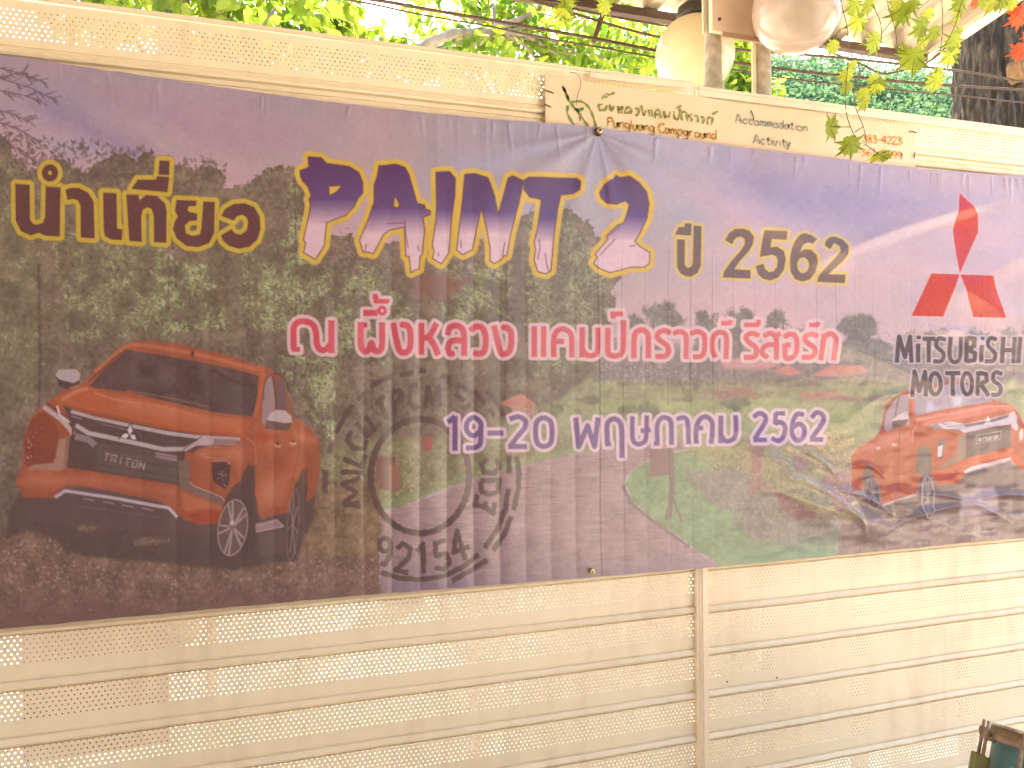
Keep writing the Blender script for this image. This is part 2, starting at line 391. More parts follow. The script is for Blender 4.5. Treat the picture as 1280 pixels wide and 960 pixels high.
    fill(A, [(440, 640), (520, 615), (620, 580), (720, 560), (800, 552), (800, 558), (690, 575), (580, 600), (500, 632), (450, 650)], (122, 124, 82), .95, soft=2, rough=3, tone=.2)
    leaves(A, [(440, 636), (560, 598), (720, 556), (800, 550), (690, 574), (500, 632)], 350, [(150, 142, 104), (108, 112, 74)], 1, 3, .6, rough=3)
    road = [(475, 642), (520, 628), (600, 596), (690, 573), (760, 560), (860, 550), (930, 552), (860, 560), (815, 574), (790, 590), (779, 606), (788, 626), (815, 648), (862, 682), (905, 712), (700, 745), (475, 760)]
    fill(A, road, (146, 114, 110), 1, soft=1.2, rough=2, tone=.16)
    leaves(A, road, 1300, [(172, 142, 138), (160, 128, 124), (128, 98, 96), (120, 92, 90)], 3, 15, .5, asp=.07, ang=-.05, rough=1)
    for k in range(26):
        x_, y_ = A.rng.uniform(500, 800), A.rng.uniform(575, 700); L_ = A.rng.uniform(14, 46)
        fill(A, [(x_, y_), (x_+L_*.6, y_-1.6), (x_+L_, y_-.4), (x_+L_*.5, y_+1.4)], (176, 148, 144) if k % 2 else (112, 88, 86), .4, soft=1.2, rough=2)
    line(A, [(781, 604), (790, 590), (812, 575), (850, 564), (900, 556)], 1.6, (172, 152, 134), .6, sm=True)
    fill(A, [(475, 700), (700, 712), (860, 700), (905, 716), (700, 750), (475, 765)], (124, 98, 108), .6, soft=14, rough=6)
    line(A, [(779, 606), (788, 628), (815, 650), (862, 684)], 5, (112, 92, 84), .6, rough=1)
    isl = [(782, 606), (788, 592), (812, 577), (850, 566), (980, 590), (980, 640), (1045, 655), (1046, 700), (905, 712), (864, 682), (815, 646), (790, 626)]
    fill(A, isl, (112, 126, 88), 1, soft=1, rough=2, tone=.3)
    leaves(A, [(784, 606), (812, 577), (850, 568), (870, 600), (880, 640), (900, 690), (864, 680), (815, 645)], 500, [(138, 150, 104), (124, 140, 92)], 1, 3.6, .55, asp=.2, rough=2, ang=-.1)
    leaves(A, isl, 700, [(122, 138, 88), (94, 112, 70), (132, 144, 100)], 1.5, 5, .5, asp=.25, rough=2)
    fill(A, [(880, 585), (930, 570), (990, 610), (1040, 640), (1030, 668), (960, 640), (900, 640), (870, 610)], (104, 98, 84), .7, soft=8, rough=8)
    fill(A, [(860, 585), (940, 590), (1046, 630), (1046, 684), (985, 690), (935, 668), (905, 640), (872, 615)], (124, 108, 96), .8, soft=7, rough=9, tone=.3)
    leaves(A, [(870, 590), (1046, 620), (1046, 690), (930, 670)], 420, [(150, 132, 116), (108, 96, 80), (138, 140, 108)], 1.5, 5, .5, asp=.3)
    fill(A, [(812, 562), (842, 560), (843, 594), (813, 596)], (118, 88, 82), .95, soft=1, rough=1)
    line(A, [(838, 560), (841, 600), (839, 628), (834, 650)], 7, (112, 92, 78), 1, rough=1)
    line(A, [(840, 620), (848, 640), (852, 652)], 3, (112, 92, 78), .9, rough=1)
    line(A, [(808, 560), (806, 584), (808, 596)], 2.2, (116, 94, 86), .8)
    fill(A, [(1046, 640), (1120, 632), (1480, 610), (1480, 760), (1046, 720)], (134, 106, 98), 1, soft=3, rough=5, tone=.3)
    bed = [(862, 556), (940, 548), (1060, 548), (1080, 600), (1075, 650), (1000, 640), (930, 590)]
    fill(A, bed, (132, 116, 84), 1, soft=3, rough=6, tone=.3)
    leaves(A, bed, 1500, [(168, 142, 92), (150, 136, 88), (122, 112, 78), (160, 124, 96), (176, 150, 108)], 1, 2.8, .75)
    leaves(A, [(860, 553), (915, 552), (900, 600), (870, 580)], 350, [(152, 148, 96), (136, 134, 86)], 1, 2.6, .8)
    leaves(A, [(1000, 540), (1070, 535), (1070, 560), (1000, 560)], 250, [(186, 152, 84), (176, 138, 90)], 1, 2.6, .8)
    for pts in [[(935, 558), (948, 556), (950, 612), (938, 618)], [(988, 570), (1006, 568), (1006, 586), (990, 590)], [(945, 600), (1000, 630), (1030, 650), (990, 648)], [(1020, 600), (1070, 580), (1074, 620), (1040, 640)]]:
        fill(A, pts, (136, 96, 86), .8, soft=1.5, rough=3)
    leaves(A, [(1020, 560), (1085, 560), (1085, 640), (1030, 640)], 350, [(170, 128, 128), (140, 112, 96), (182, 146, 132)], 1, 2.6, .7)
    fill(A, [(1046, 655), (1280, 628), (1480, 620), (1480, 660), (1180, 680), (1046, 700)], (128, 100, 90), .9, soft=3, rough=5, tone=.4)
    leaves(A, [(1046, 650), (1480, 610), (1480, 700), (1046, 705)], 500, [(150, 122, 112), (112, 86, 78)], 2, 6, .5, asp=.3)
    fill(A, [(905, 690), (1046, 668), (1046, 712), (905, 720)], (112, 134, 100), .6, soft=8, rough=5)
    leaves(A, [(870, 575), (1080, 560), (1080, 660), (960, 650)], 900, [(150, 124, 110), (118, 108, 84), (160, 146, 112), (130, 96, 88), (140, 132, 96)], 1, 3.4, .6)
    leaves(A, [(745, 400), (1280, 400), (1280, 470), (745, 470)], 500, [(116, 102, 94), (142, 126, 118)], .8, 2.4, .5, clump=50)
    # --- dirt track of the left picture, with its straight cut right edge
    fill(A, [(-220, 668), (0, 668), (40, 660), (76, 676), (85, 690), (120, 697), (280, 704), (330, 660), (360, 640), (475, 610), (475, 780), (-220, 820)], (112, 84, 68), 1, soft=1, rough=4, tone=.4)
    fill(A, [(380, 600), (475, 600), (475, 690), (330, 700), (360, 660)], (116, 90, 66), 1, soft=4, rough=6, tone=.5)
    leaves(A, [(-220, 672), (0, 674), (60, 672), (120, 700), (300, 706), (475, 690), (475, 790), (-220, 810)], 4200, [(150, 114, 102), (132, 96, 84), (90, 62, 54), (172, 136, 120)], .8, 2.8, .75, rough=3, asp=.6)
    leaves(A, [(340, 640), (475, 620), (475, 690), (330, 700)], 500, [(140, 114, 84), (96, 74, 56), (128, 100, 74)], 1, 3.4, .5)
    fill(A, [(-220, 740), (475, 725), (475, 790), (-220, 830)], (108, 76, 68), .35, soft=12, rough=8)
    # --- pickup, left
    P = 6
    O, OD, OL, DK, CH = (144, 73, 50), (122, 60, 44), (166, 90, 62), (82, 60, 56), (172, 148, 146)
    fill(A, [(10, 640), (40, 600), (300, 600), (330, 650), (395, 600), (392, 640), (372, 700), (290, 712), (240, 706), (120, 697), (84, 690), (70, 672), (35, 664), (10, 672)], (84, 64, 58), .95, soft=2.5, rough=2, part=P)
    fill(A, [(102, 481), (125, 459), (153, 432), (172, 426.5), (188, 426), (222, 430), (280, 443), (318, 455), (340, 462), (352, 474), (361, 498), (366, 520), (384, 533), (397, 546), (400, 560), (399, 590), (393, 618), (384, 626), (366, 640),
             (330, 646), (318, 642), (296, 640), (280, 652), (250, 654), (232, 650), (218, 638), (200, 630), (130, 618), (80, 614), (68, 622), (32, 622), (21, 604), (30, 577), (32, 548), (40, 522), (55, 506), (66, 498), (84, 486)], O, part=P, tone=.1)
    fill(A, [(318, 526), (372, 524), (392, 545), (396, 580), (388, 600), (366, 600), (352, 630), (320, 634)], (158, 84, 54), .8, soft=5)
    fill(A, [(324, 534), (345, 545), (330, 556), (318, 548)], (150, 62, 40), .7, soft=3)
    fill(A, [(366, 538), (396, 546), (396, 556), (372, 552)], (178, 100, 70), .6, soft=3)
    fill(A, [(114, 482), (135, 458), (160, 437.5), (213, 446), (262, 455), (300, 463), (323, 470), (321, 500), (317, 521), (262, 514), (220, 504), (165, 490), (121, 485)], DK, part=P, tone=.25)
    fill(A, [(140, 470), (170, 448), (215, 455), (230, 480), (180, 484)], (94, 72, 66), .5, soft=6, rough=5)
    fill(A, [(262, 470), (310, 480), (312, 512), (268, 508)], (84, 66, 60), .6, soft=5)
    line(A, [(265, 462), (300, 480), (320, 482)], 4, (74, 52, 50), .6, sm=True)
    line(A, [(120, 465), (158, 434.5), (180, 432), (250, 444), (318, 461), (330, 462)], 5, OL, .8, sm=True)
    line(A, [(112, 478), (140, 451), (160, 436)], 1.6, (96, 50, 42), .9)
    line(A, [(318, 522), (325, 492), (328, 468), (322, 458)], 5, (168, 82, 56), 1, sm=True)
    fill(A, [(69, 498), (90, 488), (108, 481.5), (122, 487), (165, 494), (220, 505), (262, 515), (316, 523), (303, 545), (245, 541), (200, 535), (150, 526), (100, 515), (73, 507)], (166, 80, 50), part=P)
    line(A, [(122, 488), (165, 495), (220, 507), (262, 517), (314, 524)], 3, (140, 74, 50), .8)
    line(A, [(119, 491), (150, 500), (200, 508), (250, 520)], 1.6, (196, 118, 88), .7, sm=True)
    line(A, [(78, 500), (100, 488), (112, 486)], 5, (182, 104, 78), .6, sm=True)
    fill(A, [(80, 506), (100, 514), (200, 535), (245, 542), (300, 547), (245, 562), (232, 566), (226, 606), (120, 589), (85, 584), (89, 545), (96, 540), (88, 525)], DK, part=P)
    fill(A, [(120, 553), (150, 557), (225, 570), (225, 604), (122, 588)], (88, 70, 62), .8, soft=2)
    line(A, [(90, 514), (120, 522), (165, 532), (210, 541), (245, 545.5), (300, 548.5)], 4.6, CH, 1)
    line(A, [(90, 519.5), (120, 528), (160, 537)], 1.4, (150, 124, 124), .8)
    line(A, [(96, 531), (112, 541), (150, 549), (205, 561), (232, 561), (246, 553)], 5.4, CH, 1)
    line(A, [(95, 545), (112, 549), (120, 556)], 8, (128, 104, 104), .95)
    line(A, [(195, 568), (222, 573)], 7, (132, 106, 106), .9)
    line(A, [(104, 524), (130, 533), (152, 538)], 5, (84, 60, 58), 1)
    line(A, [(56, 508), (78, 524), (90, 538), (92, 543)], 5.5, CH, 1)
    line(A, [(60, 503), (82, 520), (92, 534), (92, 552)], 2.2, (78, 54, 52), 1)
    line(A, [(73, 507), (76, 518), (88, 528)], 3, (196, 168, 160), .9)
    fill(A, [(82, 545), (88, 545), (84, 585), (74, 588)], (128, 92, 80), .9, soft=1)
    for tri in ([(955, 705), (970, 745), (950, 775), (932, 740)], [(885, 790), (910, 765), (945, 770), (925, 800)], [(952, 775), (985, 775), (995, 810), (962, 805)]):
        fill(A, Z(0, 410, 5.818)(tri), (206, 178, 176))
    line(A, [(149, 549), (164, 529), (175, 552)], 1.2, (70, 48, 48), .9)
    fill(A, [(241, 557), (251, 545), (272, 546), (298, 547.5), (296, 556), (269, 558.5)], (170, 138, 138))
    fill(A, [(268, 548), (296, 549), (295, 555), (266, 557)], (132, 100, 98))
    line(A, [(240, 566), (247, 557), (294, 557), (298, 549)], 1.3, (70, 48, 46), .9)
    line(A, [(226, 566), (232, 560), (252, 545)], 1.2, (70, 48, 46), .8)
    for k, ltr in enumerate(['T', 'R', 'I', 'T', 'O', 'N']):
        x = 130+k*9.2-(1.5 if k > 2 else 0); y = 566+k*2.1; q = lambda *p: [(x+a*6.2+(1-b)*2.2, y+b*8.5+a*1.2) for a, b in p]
        S = {'T': [q((0, 0), (1.1, 0)), q((.5, 0), (.4, 1))], 'R': [q((0, 1), (0, 0), (.9, 0), (.95, .45), (.1, .5)), q((.5, .5), (1, 1))], 'I': [q((.4, 0), (.4, 1))],
             'O': [q((0, .1), (.9, 0), (1, .9), (.1, 1), (0, .1))], 'N': [q((0, 1), (0, 0), (.9, 1), (.9, 0))]}[ltr]
        for l in S: line(A, l, 1.7, (148, 122, 116), .95)
    fill(A, [(31, 548), (42, 522), (56, 514), (70, 526), (76, 545), (74, 570), (66, 579), (44, 581), (33, 586)], OD, part=P, soft=1.2)
    leaves(A, [(36, 545), (50, 545), (48, 568), (36, 572)], 40, [(196, 164, 150), (96, 50, 42)], .8, 2.2, .8, rough=1)
    leaves(A, [(42, 534), (56, 532), (56, 550), (44, 550)], 16, [(160, 110, 90), (96, 50, 42)], .8, 2, .6, rough=1)
    fill(A, [(33, 586), (45, 580), (68, 578), (71, 570), (75, 548), (84, 548), (81, 586), (74, 588)], (152, 108, 88), .9, soft=1)
    fill(A, [(33, 622), (68, 622), (80, 608), (90, 605), (120, 610), (200, 626), (220, 640), (232, 652), (250, 656), (262, 658), (262, 668), (120, 660), (33, 650)], (88, 66, 62), part=P, soft=1)
    line(A, [(70, 621), (82, 613), (98, 615), (150, 623), (190, 630.5), (211, 634), (222, 646)], 4, (176, 150, 154), 1)
    for x in (105, 130, 153, 178): line(A, [(x, 622+(x-105)*.17), (x+14, 625+(x-105)*.17)], 1.8, (150, 122, 118), .7)
    line(A, [(100, 632), (200, 646)], 1.2, (112, 84, 78), .7)
    fill(A, [(222, 575), (238, 575), (237, 603), (243, 608), (276, 621), (286, 632), (280, 631), (243, 617), (225, 611)], (112, 86, 76), soft=.8)
    line(A, [(237, 602), (243, 607), (276, 620), (285, 630)], 1.4, (190, 156, 138), .7)
    fill(A, [(265, 577), (284, 575), (288.5, 580), (286, 604), (282, 611), (266, 601)], (76, 54, 52))
    leaves(A, [(272, 590), (285, 588), (283, 608), (272, 602)], 40, [(178, 150, 146), (100, 76, 74)], .7, 1.8, .8, rough=1)
    line(A, [(266, 576), (283, 575), (288, 580)], 1.4, (188, 140, 122), .8)
    fill(A, [(226, 613), (243, 618), (282, 634), (290, 640), (280, 652), (246, 652), (230, 640)], (170, 92, 62), .8, soft=3)
    fill(A, [(230, 640), (260, 634), (292, 640), (284, 654), (246, 655)], (142, 60, 40), .8, soft=3)
    fill(A, [(294, 625), (303, 592), (310, 580), (318, 582), (319, 604), (317, 640), (300, 660)], (84, 60, 54), part=P, soft=1)
    fill(A, ell(298, 657, 24, 56, .12), (80, 60, 54), part=P)
    fill(A, ell(291, 659, 18.5, 36, .14), (96, 72, 66), part=P)
    rim = ell(291, 659, 18, 35, .14); line(A, rim+[rim[0]], 1.5, (158, 132, 124), .8)
    for k in range(5):
        for o in (-.16, .16):
            a = k*2*math.pi/5+.5+o
            e = ell(291, 659, 18, 36, .14, 1)
            c_, s_ = math.cos(.14), math.sin(.14); ex, ey = 17*math.cos(a), 34*math.sin(a)
            line(A, [(291, 658), (291+ex*c_-ey*s_, 659+ex*s_+ey*c_)], 2.6, (150, 122, 114), .9)
    fill(A, ell(290, 657, 3.4, 6), (120, 88, 84)); fill(A, ell(290, 653, 2.6, 3), (188, 160, 156))
    fill(A, [(366, 618), (377, 586), (384, 584), (385, 606), (381, 640), (372, 668)], (86, 60, 52), part=P, soft=1)
    fill(A, ell(370, 650, 10, 52, .1), (82, 60, 54), part=P)
    rr = ell(366, 655, 7, 44, .08); line(A, rr+[rr[0]], 1.2, (124, 98, 90), .7)
    for k in range(7): line(A, [(366, 655), (366+6.5*math.cos(k*.9+.3), 655+40*math.sin(k*.9+.3))], 1.3, (146, 116, 108), .7)
    fill(A, [(319, 654), (346, 648), (355.5, 657.6), (350, 660), (320, 665)], (140, 108, 102), part=P)
    line(A, [(320, 657), (346, 650), (354, 657), (320, 664)], 1.2, (176, 142, 134), .8)
    fill(A, [(322, 667), (354, 662), (356, 690), (326, 695)], (92, 72, 64), .9, soft=2)
    fill(A, [(328, 508), (329, 486), (334, 472), (339, 469), (343, 484), (345, 513), (337, 518), (331, 531), (327, 529)], (138, 108, 106), part=P)
    fill(A, [(344, 472), (351, 475), (356, 481), (359, 513), (347, 512)], (104, 78, 72), part=P)
    line(A, [(329, 500), (330, 482), (336, 470), (345, 467), (356, 475), (361, 490)], 1.3, (84, 52, 46), .9, sm=True)
    line(A, [(340, 470), (344, 490), (345, 512)], 1.8, (78, 54, 50), .9)
    fill(A, [(333, 525), (337.5, 516.6), (346, 512), (356, 513), (364, 520), (365, 528), (355, 528.6)], (178, 150, 148), part=P)
    fill(A, [(332, 530), (334, 525), (355, 529), (365, 528), (360, 538), (331, 536)], (96, 70, 66), part=P)
    fill(A, [(71, 469), (75, 462), (96, 461.6), (102, 467), (100.5, 474.5), (93, 479), (75.6, 474.5)], (166, 142, 144), part=P)
    fill(A, [(71, 470), (75.6, 474.5), (93, 479), (101, 476), (101, 480), (88.5, 488), (75.6, 483)], (78, 54, 52), part=P)
    line(A, [(88, 486), (102, 482)], 4, (150, 90, 66), .9)
    for x, y in ((347, 557), (366, 554)): fill(A, ell(x, y, 4, 2.2), (194, 140, 112)); fill(A, ell(x, y-2.5, 3, 1.6), (110, 58, 44))
    line(A, [(345, 536), (347, 560), (344, 600), (340, 640)], 1, (124, 60, 42), .7)
    line(A, [(372, 528), (374, 560), (366, 600)], 1, (124, 60, 42), .7)
    for pts, col, al, so_ in [([(150, 497), (220, 508), (262, 518), (300, 526), (296, 536), (230, 528), (150, 512)], (182, 104, 74), .45, 5), ([(75, 505), (130, 516), (230, 538), (300, 543), (300, 547), (240, 542), (120, 521)], (126, 62, 44), .6, 2),
                              ([(22, 604), (34, 584), (70, 590), (120, 594), (220, 610), (220, 620), (120, 606), (40, 612)], (172, 94, 66), .5, 4), ([(248, 560), (300, 552), (312, 570), (300, 590), (290, 578), (262, 574), (250, 574)], (172, 96, 68), .5, 4),
                              ([(320, 560), (365, 560), (362, 590), (322, 600)], (132, 66, 46), .45, 6), ([(322, 600), (360, 596), (352, 628), (322, 636)], (176, 104, 76), .4, 6), ([(376, 560), (398, 562), (396, 600), (386, 612), (378, 590)], (134, 68, 48), .5, 4)]:
        fill(A, pts, col, al, soft=so_)
    for l in [[(128, 560), (224, 572)], [(126, 570), (224, 584)], [(124, 580), (224, 596)]]: line(A, l, 1.2, (70, 50, 48), .6)
    for l in [[(250, 566), (262, 572), (290, 572)], [(160, 488), (215, 498), (260, 508)], [(305, 545), (318, 556), (320, 580)]]: line(A, l, 1, (196, 130, 102), .5, sm=True)
    fill(A, [(170, 452), (200, 456), (196, 478), (172, 472)], (70, 50, 48), .5, soft=3); fill(A, [(236, 470), (258, 474), (256, 496), (238, 490)], (70, 50, 48), .5, soft=3)
    line(A, [(240, 444), (246, 433), (252, 424)], 1.3, (86, 56, 50), .9); fill(A, ell(241, 442.5, 2.2, 3), (84, 50, 46))
    for px, py, w in [(110, 655, 14), (190, 672, 26)]: fill(A, ell(px, py+4, w, 6), (112, 88, 70), .55, soft=2, rough=6); leaves(A, ell(px, py+4, w, 6), 40, [(150, 118, 90), (104, 80, 62), (134, 104, 78)], .8, 2.4, .7, rough=3)
    # --- pickup, right
    P = 7; q = Z(1050, 470, 4.8); O, OD = (172, 86, 62), (142, 70, 52)
    fill(A, q([(60, 690), (240, 760), (440, 700), (560, 640), (700, 600), (1104, 520), (1260, 560), (1260, 800), (960, 830), (560, 860), (420, 850), (140, 860)]), (128, 104, 94), .95, soft=2, rough=2, part=P)
    fill(A, q([(65, 480), (90, 440), (195, 375), (235, 320), (255, 190), (270, 160), (330, 110), (390, 88), (640, 30), (840, 45), (890, 140), (1000, 168), (1025, 190), (1060, 230), (1085, 290), (1130, 340), (1150, 430), (1160, 560), (1075, 560),
               (1010, 505), (760, 560), (720, 625), (650, 655), (560, 645), (545, 600), (440, 705), (240, 775), (215, 650), (180, 560), (140, 590), (130, 680), (65, 690)]), O, part=P, tone=.1)
    fill(A, q([(90, 440), (195, 378), (330, 330), (400, 320), (420, 380), (200, 450), (80, 500)]), (196, 112, 92), .7, soft=4)
    fill(A, q([(200, 480), (420, 440), (430, 600), (260, 680), (220, 600)]), (172, 92, 62), .7, soft=6)
    fill(A, q([(412, 100), (432, 240), (600, 200), (890, 152), (845, 62), (640, 45)]), (158, 138, 146), part=P)
    fill(A, q([(500, 160), (530, 150), (560, 200), (500, 215)]), (188, 174, 190), .8, soft=2); fill(A, q([(640, 120), (720, 110), (700, 180), (660, 185)]), (190, 176, 186), .8, soft=2)
    line(A, q([(400, 92), (418, 130), (432, 245)]), 3.4, (196, 98, 80), 1); line(A, q([(250, 190), (335, 108), (395, 90)]), 2, (176, 88, 70), .9)
    fill(A, q([(250, 320), (265, 215), (330, 122), (392, 110), (403, 290), (330, 310), (270, 335)]), (160, 132, 136), part=P)
    line(A, q([(337, 125), (318, 250)]), 1.6, (112, 84, 80), .9); line(A, q([(250, 325), (262, 210), (330, 116)]), 1.4, (110, 76, 72), .9)
    fill(A, q([(298, 268), (350, 225), (392, 212), (396, 258)]), (206, 180, 180)); fill(A, q([(300, 270), (396, 258), (375, 300), (305, 315)]), (106, 82, 76))
    fill(A, q([(440, 250), (640, 212), (860, 172), (1010, 172), (1022, 196), (860, 226), (640, 268), (520, 292), (440, 300)]), (198, 106, 88), part=P)
    line(A, q([(450, 265), (640, 228), (880, 182), (1000, 180)]), 2, (214, 140, 124), .7)
    fill(A, q([(520, 295), (650, 270), (730, 288), (860, 258), (990, 228), (1030, 212), (1040, 250), (1000, 290), (900, 302), (730, 340), (700, 325), (600, 314)]), (196, 174, 178), part=P)
    fill(A, q([(726, 292), (860, 266), (1000, 226), (985, 250), (900, 276), (740, 306)]), (112, 88, 86))
    line(A, q([(520, 292), (545, 318), (700, 322), (725, 345)]), 1.2, (110, 88, 88), .8); line(A, q([(600, 280), (640, 305), (725, 290)]), 1, (120, 98, 98), .8)
    fill(A, q([(530, 298), (570, 288), (600, 310), (548, 316)]), (132, 112, 120))
    for tri in ([(868, 240), (880, 262), (868, 278), (856, 262)], [(845, 290), (856, 276), (868, 280), (860, 294)], [(870, 280), (882, 276), (893, 288), (880, 292)]): fill(A, q(tri), (226, 204, 204))
    fill(A, q([(738, 340), (900, 305), (1000, 292), (1015, 425), (745, 492)]), (106, 86, 80), part=P)
    fill(A, q([(800, 357), (945, 330), (948, 376), (803, 405)]), (84, 64, 62)); e = q([(800, 357), (945, 330), (948, 376), (803, 405)]); line(A, e+[e[0]], .8, (196, 170, 166), .9)
    for k, ltr in enumerate('MITSUBISHI'):
        x = 816+k*12.6; y = 372-k*2.35; g = lambda *p: q([(x+a*9.5, y+b*21) for a, b in p])
        S = {'M': [g((0, 1), (0, 0), (.5, .7), (1, 0), (1, 1))], 'I': [g((.4, 0), (.4, 1))], 'T': [g((0, 0), (1, 0)), g((.5, 0), (.5, 1))], 'S': [g((1, .05), (.1, .1), (.1, .45), (.9, .55), (.9, .95), (0, .95))],
             'U': [g((0, 0), (0, 1), (.9, 1), (.9, 0))], 'B': [g((0, 0), (0, 1), (.9, .9), (.7, .5), (0, .5), (.7, .4), (.8, .05), (0, 0))], 'H': [g((0, 0), (0, 1)), g((.9, 0), (.9, 1)), g((0, .5), (.9, .5))]}[ltr]
        for l in S: line(A, l, .85, (222, 198, 194), .95)
    fill(A, q([(700, 350), (736, 348), (742, 490), (650, 530), (572, 562), (690, 470)]), (136, 112, 98), soft=.8)
    fill(A, q([(570, 380), (622, 374), (602, 492), (570, 495)]), (118, 98, 92)); fill(A, q([(572, 425), (602, 410), (598, 480), (576, 486)]), (214, 186, 178))
    fill(A, q([(556, 592), (700, 532), (745, 494), (1010, 428), (1062, 480), (1075, 545), (1010, 506), (760, 556), (715, 615), (650, 650), (562, 640)]), (192, 90, 62), part=P)
    fill(A, q([(560, 600), (720, 545), (700, 620), (650, 650), (562, 640)]), (170, 74, 50), .6, soft=3)
    fill(A, q([(558, 655), (700, 645), (738, 584), (1010, 508), (1050, 560), (1080, 720), (1090, 790), (960, 825), (700, 846), (560, 856)]), (124, 100, 92), part=P, soft=1.5)
    line(A, q([(738, 578), (780, 552), (900, 522), (1012, 494)]), 3.4, (206, 184, 184), 1)
    fill(A, q([(705, 705), (910, 655), (945, 805), (712, 850)]), (176, 146, 144), .85, soft=2, rough=1)
    fill(A, q([(445, 580), (455, 440), (500, 408), (532, 450), (545, 570), (530, 600)]), (112, 94, 84), part=P, soft=1)
    fill(A, q(ell(510, 720, 52, 145)), (112, 92, 86), part=P, soft=1)
    r_ = q(ell(516, 725, 36, 125)); line(A, r_+[r_[0]], 1.6, (190, 166, 160), .85)
    for k in range(10): a = k*.628; line(A, q([(516, 725), (516+34*math.cos(a), 725+118*math.sin(a))]), 1.3, (176, 150, 146), .7)
    fill(A, q([(132, 620), (148, 520), (180, 545), (235, 690), (230, 780), (150, 780)]), (118, 94, 86), part=P, soft=1)
    r_ = q(ell(190, 700, 40, 95)); fill(A, r_, (108, 88, 84), part=P); line(A, r_+[r_[0]], 1.2, (168, 142, 138), .7)
    for k in range(7): a = k*.9; line(A, q([(190, 700), (190+32*math.cos(a), 700+80*math.sin(a))]), 1.2, (166, 140, 136), .6)
    fill(A, q([(1005, 252), (1040, 230), (1055, 300), (1040, 330), (1008, 305)]), (204, 178, 182)); fill(A, q(ell(1068, 350, 12, 34)), (216, 184, 172)); fill(A, q(ell(1060, 270, 18, 34)), (160, 96, 76))
    line(A, q([(238, 776), (330, 742), (442, 712)]), 3.2, (184, 152, 146), .95)
    for x, y in ((220, 432), (315, 412)): fill(A, q(ell(x, y, 16, 9)), (204, 160, 142))
    line(A, q([(345, 330), (342, 500), (346, 700)]), 1, (140, 66, 48), .7); line(A, q([(420, 400), (425, 330), (440, 300)]), 1.4, (214, 150, 132), .6)
    fill(A, q(ell(370, 605, 26, 8)), (206, 140, 118), .6, soft=2)
    # --- postmark
    q = Z(400, 450, 3.311); K = (84, 62, 56); P = 8
    ring = q(ell(413, 480, 205, 236)); line(A, ring+[ring[0]], 8, K, .9, part=P, rough=.8)
    bars = [[(92, 600), (165, 590)], [(165, 605), (100, 588), (150, 548), (92, 512), (168, 486)], [(85, 462), (180, 466)], [(95, 408), (170, 440), (186, 392)], [(128, 292), (110, 332), (138, 364), (182, 366), (192, 330)],
            [(150, 258), (192, 316), (224, 288), (186, 232)], [(226, 186), (266, 148)], [(246, 166), (272, 246)], [(292, 142), (314, 228)], [(290, 140), (326, 124), (338, 152), (306, 178)],
            [(402, 104), (374, 112), (370, 176), (390, 202), (412, 190)], [(434, 198), (446, 112), (466, 180), (490, 108), (496, 194)], [(558, 138), (600, 172)], [(586, 206), (622, 182)], [(636, 128), (682, 184)], [(700, 205), (722, 230)],
            [(692, 408), (668, 430), (678, 464), (722, 470), (742, 444), (732, 412)], [(664, 500), (742, 496), (736, 545), (700, 556), (668, 544), (664, 500)], [(652, 556), (640, 600), (676, 606)], [(684, 586), (680, 618)], [(672, 600), (716, 634), (722, 588)],
            ell(268, 764, 24, 28, 0, 14)+[(292, 764)], [(292, 764), (290, 800), (270, 846), (250, 838)], [(316, 780), (342, 758), (374, 780), (366, 818), (312, 868), (366, 880)], [(400, 792), (426, 760), (428, 882)],
            [(522, 745), (474, 758), (480, 808), (520, 800), (536, 834), (512, 866), (474, 858)], [(600, 828), (566, 706), (552, 794), (618, 772)]]
    for b in bars: line(A, q(b), 6.4, K, .9, part=P, rough=.7)
    for b in [[(36, 384), (46, 342)], [(62, 304), (98, 240), (132, 184)], [(155, 166), (182, 138)], [(206, 112), (250, 86), (300, 68)], [(330, 64), (388, 50)], [(406, 44), (440, 48)], [(500, 66), (542, 76)], [(568, 100), (612, 126)], [(690, 128), (734, 180), (766, 232)], [(20, 452), (20, 552)],
              [(800, 622), (820, 540), (824, 460), (814, 396)], [(782, 468), (782, 396)], [(680, 778), (738, 692), (768, 610), (780, 530)], [(716, 788), (762, 722), (790, 648)], [(252, 878), (330, 902), (410, 908), (520, 892), (600, 848), (656, 804)], [(545, 912), (620, 872), (692, 826)]]:
        line(A, q(b), 6.6, K, .9, part=P, rough=.9)
    # --- lettering
    q = Z(0, 160, 3.765)
